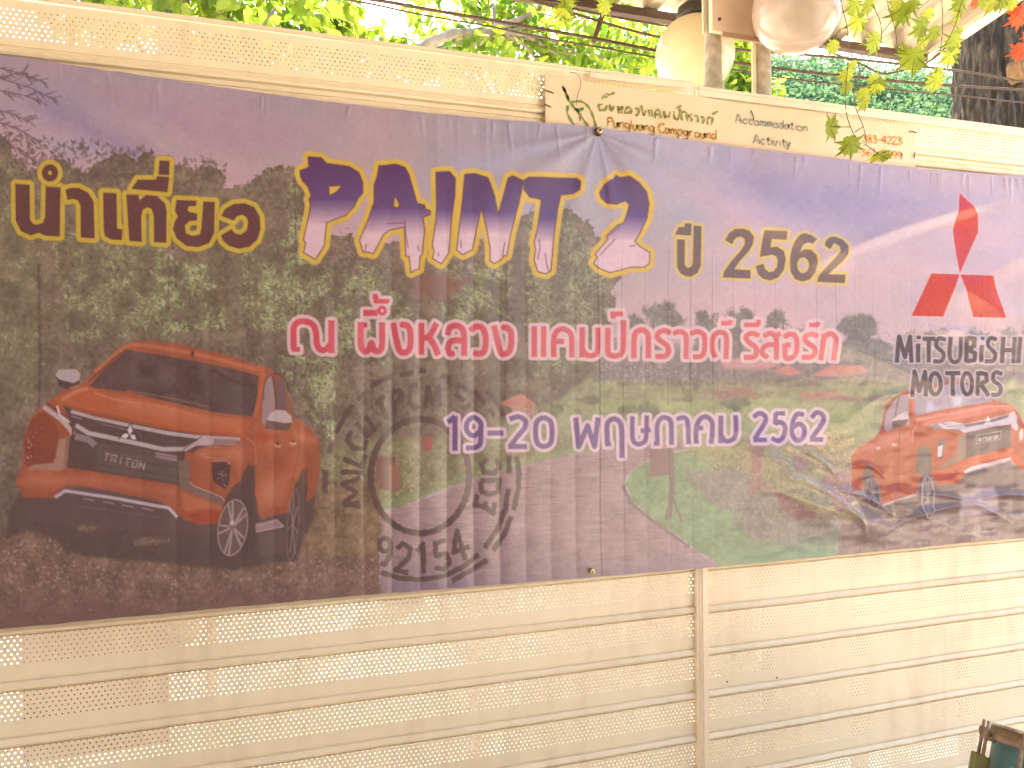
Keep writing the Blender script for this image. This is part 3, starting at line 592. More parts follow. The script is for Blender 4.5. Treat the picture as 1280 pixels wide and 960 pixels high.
    it = [[(78, 268), (145, 272), (147, 435), (160, 455), (182, 460), (208, 450), (218, 425), (220, 280), (290, 285), (287, 515), (218, 512), (190, 498), (150, 510), (105, 490), (80, 440)],
          [(312, 295), (335, 287), (375, 287), (420, 310), (445, 350), (450, 525), (385, 520), (383, 370), (370, 345), (345, 338), (322, 345)],
          [(488, 308), (552, 312), (555, 478), (580, 482), (578, 532), (530, 530), (500, 515), (492, 490)],
          [(597, 318), (655, 320), (658, 345), (690, 320), (740, 325), (780, 360), (787, 400), (785, 545), (728, 542), (726, 415), (715, 385), (695, 378), (675, 390), (668, 420), (670, 540), (612, 537)],
          [(622, 292), (650, 248), (738, 248), (740, 232), (798, 235), (790, 308)], [(752, 158), (800, 160), (798, 227), (748, 225)],
          [(832, 343), (926, 347), (924, 372), (890, 374), (884, 390), (893, 400), (930, 408), (928, 440), (895, 442), (872, 462), (876, 500), (905, 512), (940, 505), (948, 480), (958, 350), (1012, 352), (1008, 500), (985, 545), (935, 565), (880, 560), (835, 525), (815, 480), (826, 440), (840, 420), (824, 395)],
          [(1042, 418), (1060, 385), (1100, 362), (1150, 358), (1195, 375), (1222, 420), (1226, 480), (1210, 530), (1175, 562), (1125, 572), (1080, 560), (1050, 535), (1040, 510), (1090, 480), (1105, 500), (1135, 505), (1160, 485), (1168, 450), (1160, 425), (1140, 412), (1115, 420), (1100, 440)]]
    glyphs(A, [('p', q(p), []) for p in it]+[('p', q(ell(240, 217, 38, 41)), [q(ell(240, 217, 9, 10))])], (86, 52, 50), (184, 150, 52), 5.6, 1, shadow=(120, 96, 52))
    q = Z(830, 270, 5.333)
    it = [[(85, 155), (138, 158), (140, 320), (150, 340), (170, 345), (185, 335), (192, 310), (193, 65), (247, 68), (245, 330), (225, 380), (185, 402), (150, 402), (110, 380), (90, 340)], [(70, 125), (95, 75), (132, 75), (135, 50), (180, 52), (178, 132)],
          [(405, 162), (430, 115), (470, 88), (520, 85), (565, 100), (595, 140), (590, 190), (560, 240), (500, 305), (468, 355), (578, 362), (575, 418), (390, 410), (400, 370), (440, 310), (510, 230), (535, 190), (535, 155), (510, 138), (480, 145), (462, 165), (455, 190)],
          [(660, 97), (808, 105), (808, 162), (712, 155), (705, 210), (750, 205), (795, 235), (808, 290), (795, 360), (760, 410), (710, 430), (660, 420), (625, 390), (610, 335), (660, 318), (672, 355), (700, 375), (730, 368), (750, 340), (755, 300), (745, 270), (715, 258), (690, 265), (637, 272)],
          [(1052, 200), (1065, 165), (1095, 142), (1130, 140), (1175, 160), (1205, 200), (1205, 260), (1170, 310), (1085, 390), (1200, 393), (1195, 450), (1015, 440), (1020, 405), (1110, 295), (1150, 240), (1150, 210), (1130, 190), (1110, 190), (1095, 215), (1085, 225)]]
    six = [(1005, 160), (975, 188), (945, 180), (915, 195), (900, 240), (930, 222), (970, 228), (1005, 265), (1013, 320), (1000, 380), (965, 425), (915, 438), (870, 420), (840, 370), (835, 300), (842, 230), (860, 170), (890, 130), (920, 118), (965, 130)]
    glyphs(A, [('p', q(p), []) for p in it]+[('p', q(six), [q(ell(920, 330, 38, 52))])], (94, 68, 62), (192, 158, 84), 3.2, 1, shadow=(176, 140, 110))
    def grad(y0, y1):
        def f(X, Y, d):
            t = np.clip((Y-y0)/(y1-y0), 0, 1)+0*X
            s1 = np.clip(t/.45, 0, 1)[..., None]; s2 = np.clip((t-.42)/.26, 0, 1)[..., None]
            c = np.array([74, 44, 78])*(1-s1)+np.array([84, 58, 100])*s1
            return (c*(1-s2)+np.array([200, 160, 166])*s2).astype(np.float32)
        return f
    q7, q8 = Z(360, 180, 4.923), Z(600, 190, 5.333)
    Pn = [(75, 170), (130, 150), (125, 85), (160, 88), (200, 90), (235, 125), (370, 145), (430, 180), (455, 240), (455, 305), (430, 330), (400, 390), (350, 440), (232, 485), (218, 630), (165, 710), (98, 670), (110, 610), (97, 595), (130, 440), (140, 380), (130, 345), (145, 320), (120, 260), (90, 230), (78, 200)]
    An = [(560, 140), (600, 138), (660, 130), (715, 150), (740, 195), (790, 370), (835, 380), (840, 405), (870, 415), (870, 435), (825, 450), (835, 530), (820, 680), (808, 690), (800, 770), (778, 775), (755, 790), (745, 690), (725, 690), (715, 510), (620, 530), (580, 560), (550, 620), (520, 675), (490, 665), (460, 665), (440, 595), (490, 480), (530, 360), (530, 260), (550, 200)]
    In = [(910, 180), (990, 175), (1025, 215), (1020, 330), (1000, 460), (990, 600), (985, 670), (940, 735), (890, 705), (900, 660), (888, 630), (910, 470), (915, 380)]
    Nn = [(581, 219), (593, 218), (609, 223), (617, 246), (622, 272), (634.7, 224), (640, 221), (653, 227), (647, 256), (637, 295), (633, 319), (629, 319), (627, 323), (618, 329), (613, 326), (613, 310), (608, 284), (600.7, 259), (595, 285), (589.5, 312), (578, 318), (571, 313), (573, 294), (578, 251)]
    Tn = [(295, 190), (320, 175), (640, 180), (665, 200), (660, 250), (620, 275), (535, 285), (515, 380), (490, 560), (470, 790), (440, 808), (390, 795), (365, 720), (375, 650), (365, 600), (385, 520), (400, 410), (412, 315), (330, 300), (290, 250)]
    Wn = [(800, 270), (830, 220), (870, 190), (890, 185), (905, 160), (930, 175), (990, 168), (1050, 210), (1100, 270), (1120, 350), (1110, 440), (1070, 530), (1030, 595), (1065, 630), (1130, 670), (1130, 740), (1100, 762), (1000, 765), (930, 785), (870, 800), (800, 770), (765, 740), (790, 700), (775, 680), (860, 580), (845, 560), (920, 490), (960, 475), (980, 420), (1000, 350), (970, 320), (910, 345), (850, 340), (810, 305)]
    YL, BR = (196, 154, 58), (92, 52, 52)
    big = [(q7(Pn), [q7([(245, 262), (340, 255), (300, 300), (250, 328)])], 198, 322), (q7(An), [q7([(655, 310), (690, 380), (670, 400), (640, 390)])], 207, 335), (q7(In), [], 214, 330), (Nn, [], 218, 330), (q8(Tn), [], 222, 342), (q8(Wn), [], 220, 340)]
    glyphs(A, [('p', p, h) for p, h, a, b in big], YL, YL, 6.8, 1, shadow=(190, 140, 70))
    for p, h, a, b in big: glyphs(A, [('p', p, h)], None, YL, 0, 1, grad=grad(a, b), edge=BR, edge_w=1.3)
    for l in [q7([(605, 492), (715, 488)]), q7([(715, 470), (722, 560), (735, 640)]), q7([(480, 620), (470, 660)]), q7([(795, 625), (800, 660)]), q7([(920, 670), (926, 692)]), q7([(1060, 590), (1062, 640)]), q8([(395, 580), (400, 640), (385, 715)]), q8([(435, 670), (445, 740), (460, 800)]), q8([(165, 600), (150, 690)]), q8([(800, 690), (900, 580)]), q8([(850, 565), (930, 500)]), q8([(1000, 630), (1040, 620)])]:
        line(A, l, 1.2, BR, .85, part=1)
    def strokes(zz, ls, w): return [('l', smooth(zz(l), 4) if len(l) > 2 and not (len(l) == 4 and l[0] == l[3]) else zz(l), w) for l in ls]
    sharp = lambda zz, ls, w: [('l', zz(l), w) for l in ls]
    qa, qb, qc = Z(350, 360, 4.129), Z(650, 370, 6.095), Z(840, 370, 5.818)
    red = strokes(qa, [[(70, 318), (68, 270), (70, 205), (95, 176), (140, 176), (172, 197), (185, 240), (188, 290), (205, 318), (235, 318), (262, 285)], [(263, 168), (263, 338)],
                       [(415, 176), (415, 290), (430, 325), (455, 322), (470, 285), (485, 322), (510, 325), (525, 295), (525, 178)], [(428, 130), (500, 130)],
                       [(582, 180), (598, 260), (615, 322), (640, 335), (668, 312), (672, 230), (655, 195), (622, 190)], [(728, 180), (728, 345)], [(728, 258), (770, 248), (808, 182)], [(768, 255), (798, 300), (815, 345)],
                       [(866, 240), (875, 206), (910, 194), (940, 210), (950, 250), (950, 352)], [(950, 272), (892, 272), (867, 300), (874, 335), (893, 340)],
                       [(984, 218), (1015, 198), (1048, 210), (1062, 255), (1060, 308), (1045, 336), (1000, 338)], [(1106, 192), (1128, 290), (1142, 335), (1165, 340), (1190, 315), (1195, 240), (1180, 210), (1150, 202)]], 7.6)
    red += sharp(qa, [[(102, 318), (60, 318)], [(448, 192), (405, 192)], [(500, 45), (476, 45)], [(492, 40), (492, 70), (552, 70), (552, 58)]], 6.0)
    red += [('l', qa(ell(525, 118, 17, 17, 0, 16)+[(542, 118)]), 4.4)]
    red += strokes(qb, [[(112, 230), (112, 464)], [(183, 230), (183, 464)], [(262, 464), (262, 330), (285, 268), (330, 250), (380, 272), (400, 325), (400, 467)], [(262, 345), (340, 345)],
                        [(480, 238), (480, 467)], [(480, 400), (500, 438), (545, 455), (590, 438), (600, 390), (600, 240)], [(677, 243), (677, 420), (700, 452), (748, 455), (788, 425), (795, 330), (795, 182)],
                        [(875, 474), (877, 310), (900, 268), (940, 258), (975, 280), (985, 330), (985, 474)], [(1152, 280), (1110, 262), (1062, 280), (1056, 318), (1092, 350), (1130, 380), (1140, 425), (1110, 458), (1038, 460)]], 6.8)
    red += sharp(qb, [[(696, 135), (792, 135)], [(716, 135), (716, 172)]], 6.2)
    red += strokes(qc, [[(22, 272), (60, 258), (98, 272), (112, 310), (110, 458)], [(145, 274), (190, 258), (235, 278), (246, 335), (240, 405), (215, 438), (162, 442)], [(322, 445), (302, 395), (300, 325), (320, 278), (360, 262), (395, 282), (402, 335), (398, 458)],
                        [(632, 288), (590, 270), (550, 284), (542, 312), (572, 345), (608, 368), (618, 408), (595, 443), (526, 446)], [(668, 292), (715, 270), (752, 298), (760, 345), (758, 463)], [(757, 355), (702, 355), (664, 378), (660, 418), (695, 446)], [(738, 298), (788, 272)],
                        [(815, 298), (850, 278), (890, 288), (905, 335), (900, 415), (868, 448), (824, 446), (822, 345)], [(822, 356), (862, 356)], [(1050, 292), (1008, 278), (970, 290), (962, 320), (992, 350), (1024, 372), (1034, 408), (1010, 443), (940, 446)],
                        [(1098, 276), (1075, 468)], [(1086, 330), (1110, 288), (1148, 276), (1178, 305), (1178, 350), (1166, 468)]], 6.4)
    red += sharp(qc, [[(362, 198), (428, 198)], [(424, 205), (430, 175)], [(526, 210), (632, 210)], [(628, 216), (630, 172)], [(990, 212), (1056, 212)], [(1050, 218), (1056, 190)]], 5.6)
    def rgrad(X, Y, d):
        k = A.rng  # plain print, slightly warmer to the right
        t = np.clip((X-360)/690, 0, 1)+0*Y
        return (np.array([188, 62, 72])*(1-t[..., None])+np.array([192, 84, 84])*t[..., None]).astype(np.float32)
    glyphs(A, red, None, (200, 158, 156), 4.2, 2, grad=rgrad)
    qd, qe = Z(540, 490, 4.923), Z(790, 490, 4.923)
    vio = sharp(qd, [[(96, 184), (112, 176), (142, 150)], [(141, 148), (141, 362)], [(342, 253), (440, 253)], [(888, 158), (906, 336), (962, 208), (1004, 336), (1026, 158)]], 6.4)
    vio += strokes(qd, [[(300, 235), (300, 190), (258, 156), (216, 188), (216, 240), (256, 270), (298, 240)], [(300, 215), (298, 310), (272, 340), (208, 345)], [(480, 168), (530, 152), (574, 175), (570, 222), (530, 270), (480, 336)], [(470, 336), (584, 336)],
                        [(690, 155), (736, 190), (736, 305), (690, 336), (646, 305), (644, 190), (690, 155)], [(1084, 325), (1082, 260), (1084, 195), (1115, 166), (1152, 176), (1170, 220), (1172, 320), (1172, 406)]], 6.2)
    vio += sharp(qd, [[(1070, 322), (1106, 322)]], 5.4)
    vio += strokes(qe, [[(8, 150), (8, 285), (30, 318), (62, 318), (90, 285), (96, 145)], [(58, 240), (120, 234)], [(160, 318), (160, 205), (185, 162), (218, 160), (245, 190), (247, 325)], [(282, 168), (318, 158), (345, 182), (352, 320)], [(398, 318), (398, 230), (418, 172), (455, 152), (490, 176), (496, 230), (488, 318)], [(400, 226), (440, 220)],
                        [(548, 146), (545, 314)], [(545, 262), (575, 302), (618, 290), (636, 250), (638, 143)], [(748, 155), (788, 130), (822, 152), (815, 195), (746, 290)], [(740, 294), (826, 294)], [(884, 195), (915, 186), (942, 216), (932, 272), (900, 300), (858, 284)],
                        [(1054, 138), (1012, 138), (988, 190), (984, 255), (1012, 298), (1050, 282), (1058, 226), (1028, 196), (988, 220)], [(1102, 158), (1134, 126), (1170, 144), (1168, 188), (1100, 288)], [(1092, 292), (1174, 292)]], 5.8)
    vio += sharp(qe, [[(138, 318), (172, 318)], [(942, 132), (884, 132)], [(886, 128), (882, 200)]], 5.4)
    glyphs(A, vio, (96, 68, 106), (198, 160, 166), 4.0, 3)
    q = Z(1090, 230, 3.426)
    for p in ([(368, 40), (405, 85), (440, 132), (444, 170), (443, 212), (357, 387), (348, 320), (342, 270), (335, 200), (350, 120)], [(240, 385), (355, 390), (292, 570), (158, 566)], [(357, 390), (495, 396), (516, 470), (550, 576), (415, 572)]):
        glyphs(A, [('p', q(p), [])], (196, 72, 48), (218, 176, 176), 1.3, 5)
    ml = sharp(q, [[(92, 766), (106, 655), (128, 742), (152, 655), (156, 766)], [(186, 684), (184, 765)], [(188, 650), (188, 666)], [(204, 664), (258, 664)], [(231, 664), (229, 765)], [(390, 654), (388, 764)], [(390, 660), (418, 664), (422, 695), (392, 708), (426, 726), (422, 756), (388, 760)],
                   [(453, 690), (451, 765)], [(455, 655), (455, 670)], [(542, 656), (540, 768)], [(590, 656), (588, 768)], [(542, 712), (590, 712)], [(614, 656), (609, 768)], [(158, 912), (166, 803), (187, 886), (212, 805), (216, 910)], [(298, 810), (364, 810)], [(331, 810), (329, 908)], [(436, 908), (440, 803)], [(440, 808), (472, 814), (476, 842), (442, 860)], [(452, 858), (484, 908)]], 5.6)
    ml += strokes(q, [[(302, 668), (272, 662), (262, 694), (292, 726), (284, 758), (248, 760)], [(322, 655), (319, 740), (340, 764), (362, 742), (366, 655)], [(516, 668), (488, 662), (478, 694), (510, 726), (502, 758), (466, 760)], [(542, 814), (512, 806), (502, 838), (534, 868), (528, 900), (494, 902)]], 5.4)
    ml += [('l', q(ell(255, 856, 23, 46, 0, 24)+[(278, 856)]), 5.4), ('l', q(ell(392, 856, 21, 46, 0, 24)+[(413, 856)]), 5.4)]
    glyphs(A, ml, (92, 76, 74), (198, 166, 166), 1.7, 4)
    # fine printing grain
    A.im[:] = A.im*.77+.23*np.array([152, 124, 112], np.float32)/255           # pale glare veil blended evenly into all print colours
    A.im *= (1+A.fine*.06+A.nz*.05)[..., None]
    return A

# print colours were read off the photograph: the gloss (veil) and the light falling there (gain) are partly taken out; a pale glare veil stays blended into the ink
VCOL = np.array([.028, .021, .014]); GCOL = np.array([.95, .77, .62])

# ---------------------------------------------------------------- ground, hillside
M_ground = mat('packed_earth', (.46, .39, .295), .9, var=.22, scale=1.2, bump=.3, bscale=40)
def grid_patch(name, x0, x1, y0, y1, nx, ny, zf, m):
    X, Y = np.meshgrid(np.linspace(x0, x1, nx), np.linspace(y0, y1, ny)); V = np.stack([X, Y, zf(X, Y)], -1).reshape(-1, 3)
    i = np.arange(nx*ny).reshape(ny, nx); F = np.stack([i[:-1, :-1], i[:-1, 1:], i[1:, 1:], i[1:, :-1]], -1).reshape(-1, 4)
    return npmesh(name, V, F, m, smooth=True)
def gz(X, Y):
    r = np.hypot(X-6, Y)
    hill = np.where(Y > 13, np.clip((Y-13)*.78, 0, 17)*np.clip((X-.30*(Y+2))/6, 0, 1), 0.0)*np.clip((400-r)/300, 0, 1)
    bank = 1.75*np.clip((Y-1.0)/.75, 0, 1)*np.clip((9.0-Y)/3, 0, 1)*np.clip((X-1.2)/.25, 0, 1)*np.clip((14-X)/4, 0, 1)  # bank added behind the right panel so its holes show a shaded face
    return np.maximum(hill, bank)
xs = np.r_[np.linspace(-1200, -60, 14), np.sort(np.r_[np.linspace(-50, 60, 56), np.linspace(.2, 5.7, 12)]), np.linspace(70, 1200, 14)]
ys = np.r_[np.linspace(-1200, -40, 12), np.sort(np.r_[np.linspace(-30, 60, 46), np.linspace(.9, 3.1, 12)]), np.linspace(70, 1200, 16)]
X, Y = np.meshgrid(xs, ys); V = np.stack([X, Y, gz(X, Y)], -1).reshape(-1, 3); i = np.arange(X.size).reshape(X.shape)
g_ = npmesh('ground', V, np.stack([i[:-1, :-1], i[:-1, 1:], i[1:, 1:], i[1:, :-1]], -1).reshape(-1, 4), M_ground, smooth=True); tag(g_, kind='structure')

# leaves in bulk --------------------------------------------------
def leaf_cloud(centres, size, seed, droop=.5, shape='oval', asp=.42):
    r = np.random.RandomState(seed); n = len(centres)
    if shape == 'oval': T = np.array([(0, 0, 0), (.28, .5, .05), (.62, .42, .05), (1, 0, -.1), (.62, -.42, .05), (.28, -.5, .05)], float)
    else: T = np.array([(0, 0, 0), (.5, .5, .06), (1, 0, 0), (.5, -.5, .06)], float)
    T[:, 1] *= asp*2
    th = r.uniform(0, 2*np.pi, n); el = r.normal(-droop, .45, n); ro = r.normal(0, .7, n); s = size*r.uniform(.55, 1.2, n)
    d = np.stack([np.cos(th)*np.cos(el), np.sin(th)*np.cos(el), np.sin(el)], 1)
    side = np.stack([-np.sin(th), np.cos(th), 0*th], 1); nn = np.cross(d, side)
    sd = side*np.cos(ro)[:, None]+nn*np.sin(ro)[:, None]; nn = np.cross(d, sd)
    V = centres[:, None]+s[:, None, None]*(T[None, :, 0:1]*d[:, None]+T[None, :, 1:2]*sd[:, None]+T[None, :, 2:3]*nn[:, None])
    k = len(T); F = (np.arange(n)*k)[:, None]+np.arange(k)[None]
    return V.reshape(-1, 3), F
def blob_points(blobs, per, seed, shell=.35):
    r = np.random.RandomState(seed); out = []
    for (x, y, z, rad, fl) in blobs:
        v = r.normal(size=(per, 3)); v /= np.linalg.norm(v, axis=1)[:, None]; rr = rad*(1-shell*r.rand(per)**1.5)[:, None]
        out.append(np.array([x, y, z])+v*rr*np.array([1, 1, fl]))
    return np.vstack(out)

M_bark = mat('grey_bark', (.22, .19, .15), .9, var=.4, scale=14, bump=.8, bscale=30, stretch=(1, 1, .25))
M_leafA = leafmat('sunlit_leaf', (.055, .12, .014), (.20, .27, .035), .58)
M_leafB = leafmat('lime_leaf', (.06, .14, .02), (.23, .31, .045), .6)
M_leafC = leafmat('haze_tinted_leaf', (.055, .125, .085), (.10, .19, .13), .25, 1.0)  # last one: distance haze put into the blue-green leaf colour
def make_tree(base, trunk_pts, radii, limbs, blobs, per, leaf, asp, seed, lm, label, group):
    t = thing('leafy_tree', base, label, 'tree', group)
    b = MB(); b.tube(trunk_pts, radii, 12)
    for pts, rr in limbs: b.tube(pts, rr, 8)
    b.build('trunk', M_bark, t, True)
    C = blob_points(blobs, per, seed); V, F = leaf_cloud(C, leaf, seed+1, .55, 'oval', asp)
    npmesh('crown', V-np.array(base), F, lm, t)
    return t
r = random.Random(5)
def wander(a, b, n=6, j=.05):
    a, b = Vector(a), Vector(b); return [a.lerp(b, k/(n-1))+Vector((r.uniform(-j, j), r.uniform(-j, j), r.uniform(-j, j)))*(0 if k in (0, n-1) else 1) for k in range(n)]
# tree A: behind the left end of the fence
YA = 3.2; tA = at(205, 0, YA); baseA = (tA.x, YA, 0)
limA = []; blA = []
for px, py, dy, rad in [(120, -10, .3, .35), (235, -25, -.2, .3), (300, 0, .1, .42), (345, 10, -.3, .38), (388, 5, .3, .36), (390, 40, .5, .3), (150, -5, .8, .3), (90, -20, .4, .3), (290, 55, .3, .25), (420, 60, .6, .28)]:
    p = at(px, py, YA+dy); blA.append((p.x, p.y, p.z, rad, .8)); limA.append((wander((tA.x, YA, 2.4+.3*r.random()), p, 6, .08), [.045, .036, .028, .02, .014, .008]))
make_tree(baseA, wander(baseA, (tA.x+.1, YA, 4.6), 8, .05), [.17, .15, .13, .12, .11, .1, .08, .05], limA, blA, 230, .125, .27, 21, M_leafA, 'leafy tree with pale grey trunk behind the left end of the fence top', 'trees beyond the fence')
# tree B: behind the middle of the fence
YB = 3.6; base = at(500, 90, YB); baseB = (base.x, YB, 0); limB = []; blB = []
main = [at(470, 95, YB), at(500, 80, YB), at(535, 55, YB), at(565, 42, YB), at(610, 40, YB+.1), at(660, 20, YB+.2), at(720, -30, YB+.3)]
limB.append((main, [.05, .045, .04, .036, .03, .024, .015]))
for px, py, dy, rad in [(470, 72, .6, .30), (505, 78, .5, .24), (560, 15, .5, .36), (600, 75, .2, .34), (650, 60, .6, .40), (690, 20, .3, .38), (700, 85, .4, .34), (750, 75, .3, .36), (780, 40, .6, .36), (810, 90, .4, .34), (620, -5, .6, .3), (560, 60, .9, .25), (740, 20, .7, .3), (850, 70, .8, .4), (640, 25, .8, .3)]:
    p = at(px, py, YB+dy); blB.append((p.x, p.y, p.z, rad, .8)); limB.append((wander(main[4], p, 6, .06), [.02, .016, .013, .01, .008, .005]))
make_tree(baseB, wander(baseB, main[0], 7, .05), [.16, .14, .12, .1, .08, .065, .05], limB, blB, 220, .125, .22, 41, M_leafB, 'lime green tree with one leaning grey branch behind the middle of the fence', 'trees beyond the fence')
# low greenery seen between the two posts
YC = 9.0; p0 = at(912, 95, YC); baseC = (p0.x, YC, 0); blC = []
for px, py, rad in [(912, 110, .5), (925, 75, .4), (900, 60, .5), (890, 120, .6), (935, 120, .5), (860, 130, .8), (905, 165, .9)]:
    p = at(px, py, YC+r.uniform(-.4, .4)); blC.append((p.x, p.y, p.z, rad, .8))
make_tree(baseC, wander(baseC, (p0.x, YC, p0.z+.3), 6, .06), [.12, .1, .09, .07, .05, .03], [], blC, 420, .17, .3, 61, M_leafB, 'small bushy tree seen in the gap between the two grey posts', 'trees beyond the fence')
# far wooded slope
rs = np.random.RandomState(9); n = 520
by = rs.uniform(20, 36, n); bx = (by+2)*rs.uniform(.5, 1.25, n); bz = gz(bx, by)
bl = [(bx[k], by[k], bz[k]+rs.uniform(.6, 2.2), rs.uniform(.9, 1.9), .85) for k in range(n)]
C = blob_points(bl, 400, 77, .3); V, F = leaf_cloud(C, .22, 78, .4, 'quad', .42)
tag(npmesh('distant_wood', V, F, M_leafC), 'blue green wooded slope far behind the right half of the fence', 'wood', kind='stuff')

# ---------------------------------------------------------------- big trunk, right
YT = 2.3; M_bark2 = None
g = N('ridged_bark'); nz = g.noise(16, 6, stretch=(1.8, 1.8, .35)); n2 = g.noise(3, 4)
g.l(g.ramp(nz, [(.38, (.008, .006, .004)), (.52, (.032, .024, .015)), (.72, (.115, .095, .068))]), g.b.inputs['Base Color']); g.b.inputs['Roughness'].default_value = .85; g.bump(nz, .7, .03); M_bark2 = g.m
c0 = at(1262, 100, YT); tb = (c0.x, YT, 0); trunk = thing('old_tree', tb, 'thick dark ridged tree trunk with a broken limb scar at the far right', 'tree')
na, nh = 160, 220; th = np.linspace(0, 2*np.pi, na, endpoint=False); zz = np.linspace(0, 4.6, nh)
TH, ZZ = np.meshgrid(th, zz); nzv = value_noise(nh, na, 14, 5, 4, .35)-.5; nzb = value_noise(nh, na, 60, 6, 3, 1)-.5
w_ = np.clip(np.minimum(TH, 2*np.pi-TH)/.5, 0, 1)
R = mpp(c0)*64*(1+.10*np.exp(-ZZ*2)+.05*(2.7-ZZ)*.4)+.085*(np.abs(nzv)*1.6-.2)*w_+.05*nzb*w_
V = np.stack([R*np.cos(TH)+.04*(2.6-ZZ)*-1*.3, R*np.sin(TH), ZZ], -1).reshape(-1, 3); i = np.arange(na*nh).reshape(nh, na); j = np.roll(i, -1, 1)
npmesh('trunk', V, np.stack([i[:-1], j[:-1], j[1:], i[1:]], -1).reshape(-1, 4), M_bark2, trunk, True)
b = MB(); s0 = at(1286, 84, YT-.36); k = mpp(s0)*.95
ring = [(rr_*math.cos(t_)*.75, rr_*math.sin(t_)*1.15) for t_, rr_ in zip(np.linspace(0, 2*math.pi, 23)[:-1], np.random.RandomState(8).uniform(9, 17, 22))]
b.add([s0+Vector((x*k, -.012+.01*math.sin(3*x), -y*k)) for x, y in ring]+[s0+Vector((x*k*1.1, .12, -y*k*1.1)) for x, y in ring]+[s0+Vector((0, .012, 0))], [(q, (q+1) % 22, 44) for q in range(22)]+[(q, q+22, (q+1) % 22+22, (q+1) % 22) for q in range(22)])
b.build('scar', mat('raw_wood', (.17, .09, .035), .8, var=.4, scale=40, stretch=(1, 1, .3)), trunk, False, 'pale orange raw wood of the broken limb scar')
b = MB(); base_t = Vector((c0.x, YT, 4.5))
blT = [(c0.x+.2, YT, 5.6, 1.3, .7), (c0.x-.9, YT+.5, 5.9, 1.1, .7), (c0.x+1.2, YT+.3, 5.5, 1.2, .7), (c0.x+.3, YT+1.1, 6.1, 1.1, .7)]
for q in blT: b.tube(wander(base_t, (q[0], q[1], q[2]), 6, .08), [.14, .11, .09, .06, .04, .02], 8)
b.build('limb', M_bark2, trunk, True)
C = blob_points(blT, 700, 88); V, F = leaf_cloud(C, .2, 89, .4, 'oval', .25); npmesh('crown', V-np.array(tb), F, M_leafA, trunk)

# ---------------------------------------------------------------- fence
g = N('cream_perforated_steel'); uv = g.n('UVMap'); sp = g.n('SeparateXYZ'); g.l(uv.outputs[0], sp.inputs[0])
U, Vv = sp.outputs[0], sp.outputs[1]; PX, PR, RAD = .0122, .0098, .00185
row = g.math('FLOOR', g.math('DIVIDE', Vv, PR)); odd = g.math('MULTIPLY', g.math('MODULO', row, 2.0), .5)
fu = g.math('SUBTRACT', g.math('FRACT', g.math('ADD', g.math('DIVIDE', U, PX), odd)), .5); fv = g.math('SUBTRACT', g.math('FRACT', g.math('DIVIDE', Vv, PR)), .5)
dd = g.math('SQRT', g.math('ADD', g.math('POWER', g.math('MULTIPLY', fu, PX), 2.0), g.math('POWER', g.math('MULTIPLY', fv, PR), 2.0)))
rvar = g.math('MULTIPLY', g.math('ADD', .30, g.math('MULTIPLY', g.noise(3.5, 5), 1.35)), RAD)
hole = g.math('MULTIPLY', g.math('LESS_THAN', dd, rvar), g.math('MULTIPLY', g.math('GREATER_THAN', Vv, PR*3), g.math('LESS_THAN', Vv, PR*10)))
nz = g.noise(1.6, 6); n2 = g.noise(20, 6, stretch=(1.0, 1, .22)); mixn = g.math('ADD', g.math('MULTIPLY', nz, .6), g.math('MULTIPLY', n2, .4))
g.l(g.ramp(mixn, [(.32, (.66, .545, .39)), (.5, (.78, .69, .51)), (.75, (.83, .745, .565))]), g.b.inputs['Base Color']); g.b.inputs['Roughness'].default_value = .38; g.bump(g.noise(5, 3, stretch=(.5, 1, 1)), .25, .02)
tr = g.n('BsdfTransparent'); ms = g.n('MixShader'); g.l(hole, ms.inputs[0]); g.l(g.b.outputs[0], ms.inputs[1]); g.l(tr.outputs[0], ms.inputs[2]); g.l(ms.outputs[0], g.out.inputs[0])
M_perf = g.m
g = N('cream_steel'); nz = g.noise(2.2, 6); g.l(g.ramp(nz, [(.3, (.71, .58, .42)), (.6, (.80, .68, .52))]), g.b.inputs['Base Color']); g.b.inputs['Roughness'].default_value = .42; M_cream = g.m
fence = thing('perforated_fence', (1.26, 0, 0), 'cream metal fence of perforated horizontal slats with a vertical joint post', 'fence')
GROOVES = [.845-.1222*k for k in range(6, -1, -1)]+[.845+.1222*k for k in range(1, 12)]+[2.2265]
def panel(x0, x1, ztop, jig, ztilt=0):
    prof = [(.02, 0.0, .0)]
    for gz_ in GROOVES:
        prof += [(gz_-.004, 0, None), (gz_-.003, .007, 0), (gz_+.001, .007, 0), (gz_+.003, -.005, 0), (gz_+.008, -.0075, 0), (gz_+.018, -.0015, 0), (gz_+.020, .0045, 0), (gz_+.0235, .0045, 0), (gz_+.025, 0, 'start')]
    prof.append((ztop, 0, None))
    nx = 60; xs_ = np.linspace(x0, x1, nx); wob = np.random.RandomState(jig).normal(0, .0012, nx); wob = np.convolve(wob, np.ones(9)/9, 'same')*2
    V = []; F = []; UVs = []; start = .02
    for z, dy, f in prof:
        for xi, wo in zip(xs_, wob): V.append((xi-1.26, dy+wo*.5, z+wo))
    for i in range(len(prof)-1):
        flat = prof[i][2] == 'start' or i == 0
        for k in range(nx-1):
            F.append((i*nx+k, i*nx+k+1, (i+1)*nx+k+1, (i+1)*nx+k))
            for (ii, kk) in ((i, k), (i, k+1), (i+1, k+1), (i+1, k)):
                UVs.append((xs_[kk], prof[ii][0]-prof[i][0]+(.015 if prof[i][0] > 2.2 else 0) if flat else 0.0))
    o = npmesh('slat_panel', np.array(V), np.array(F), M_perf, fence)
    l = o.data.uv_layers.new(name='UVMap'); l.data.foreach_set('uv', np.array(UVs, np.float32).ravel())
    return o
panel(-3.2, 1.243, 2.352, 1); panel(1.262, 5.2, 2.342, 2)
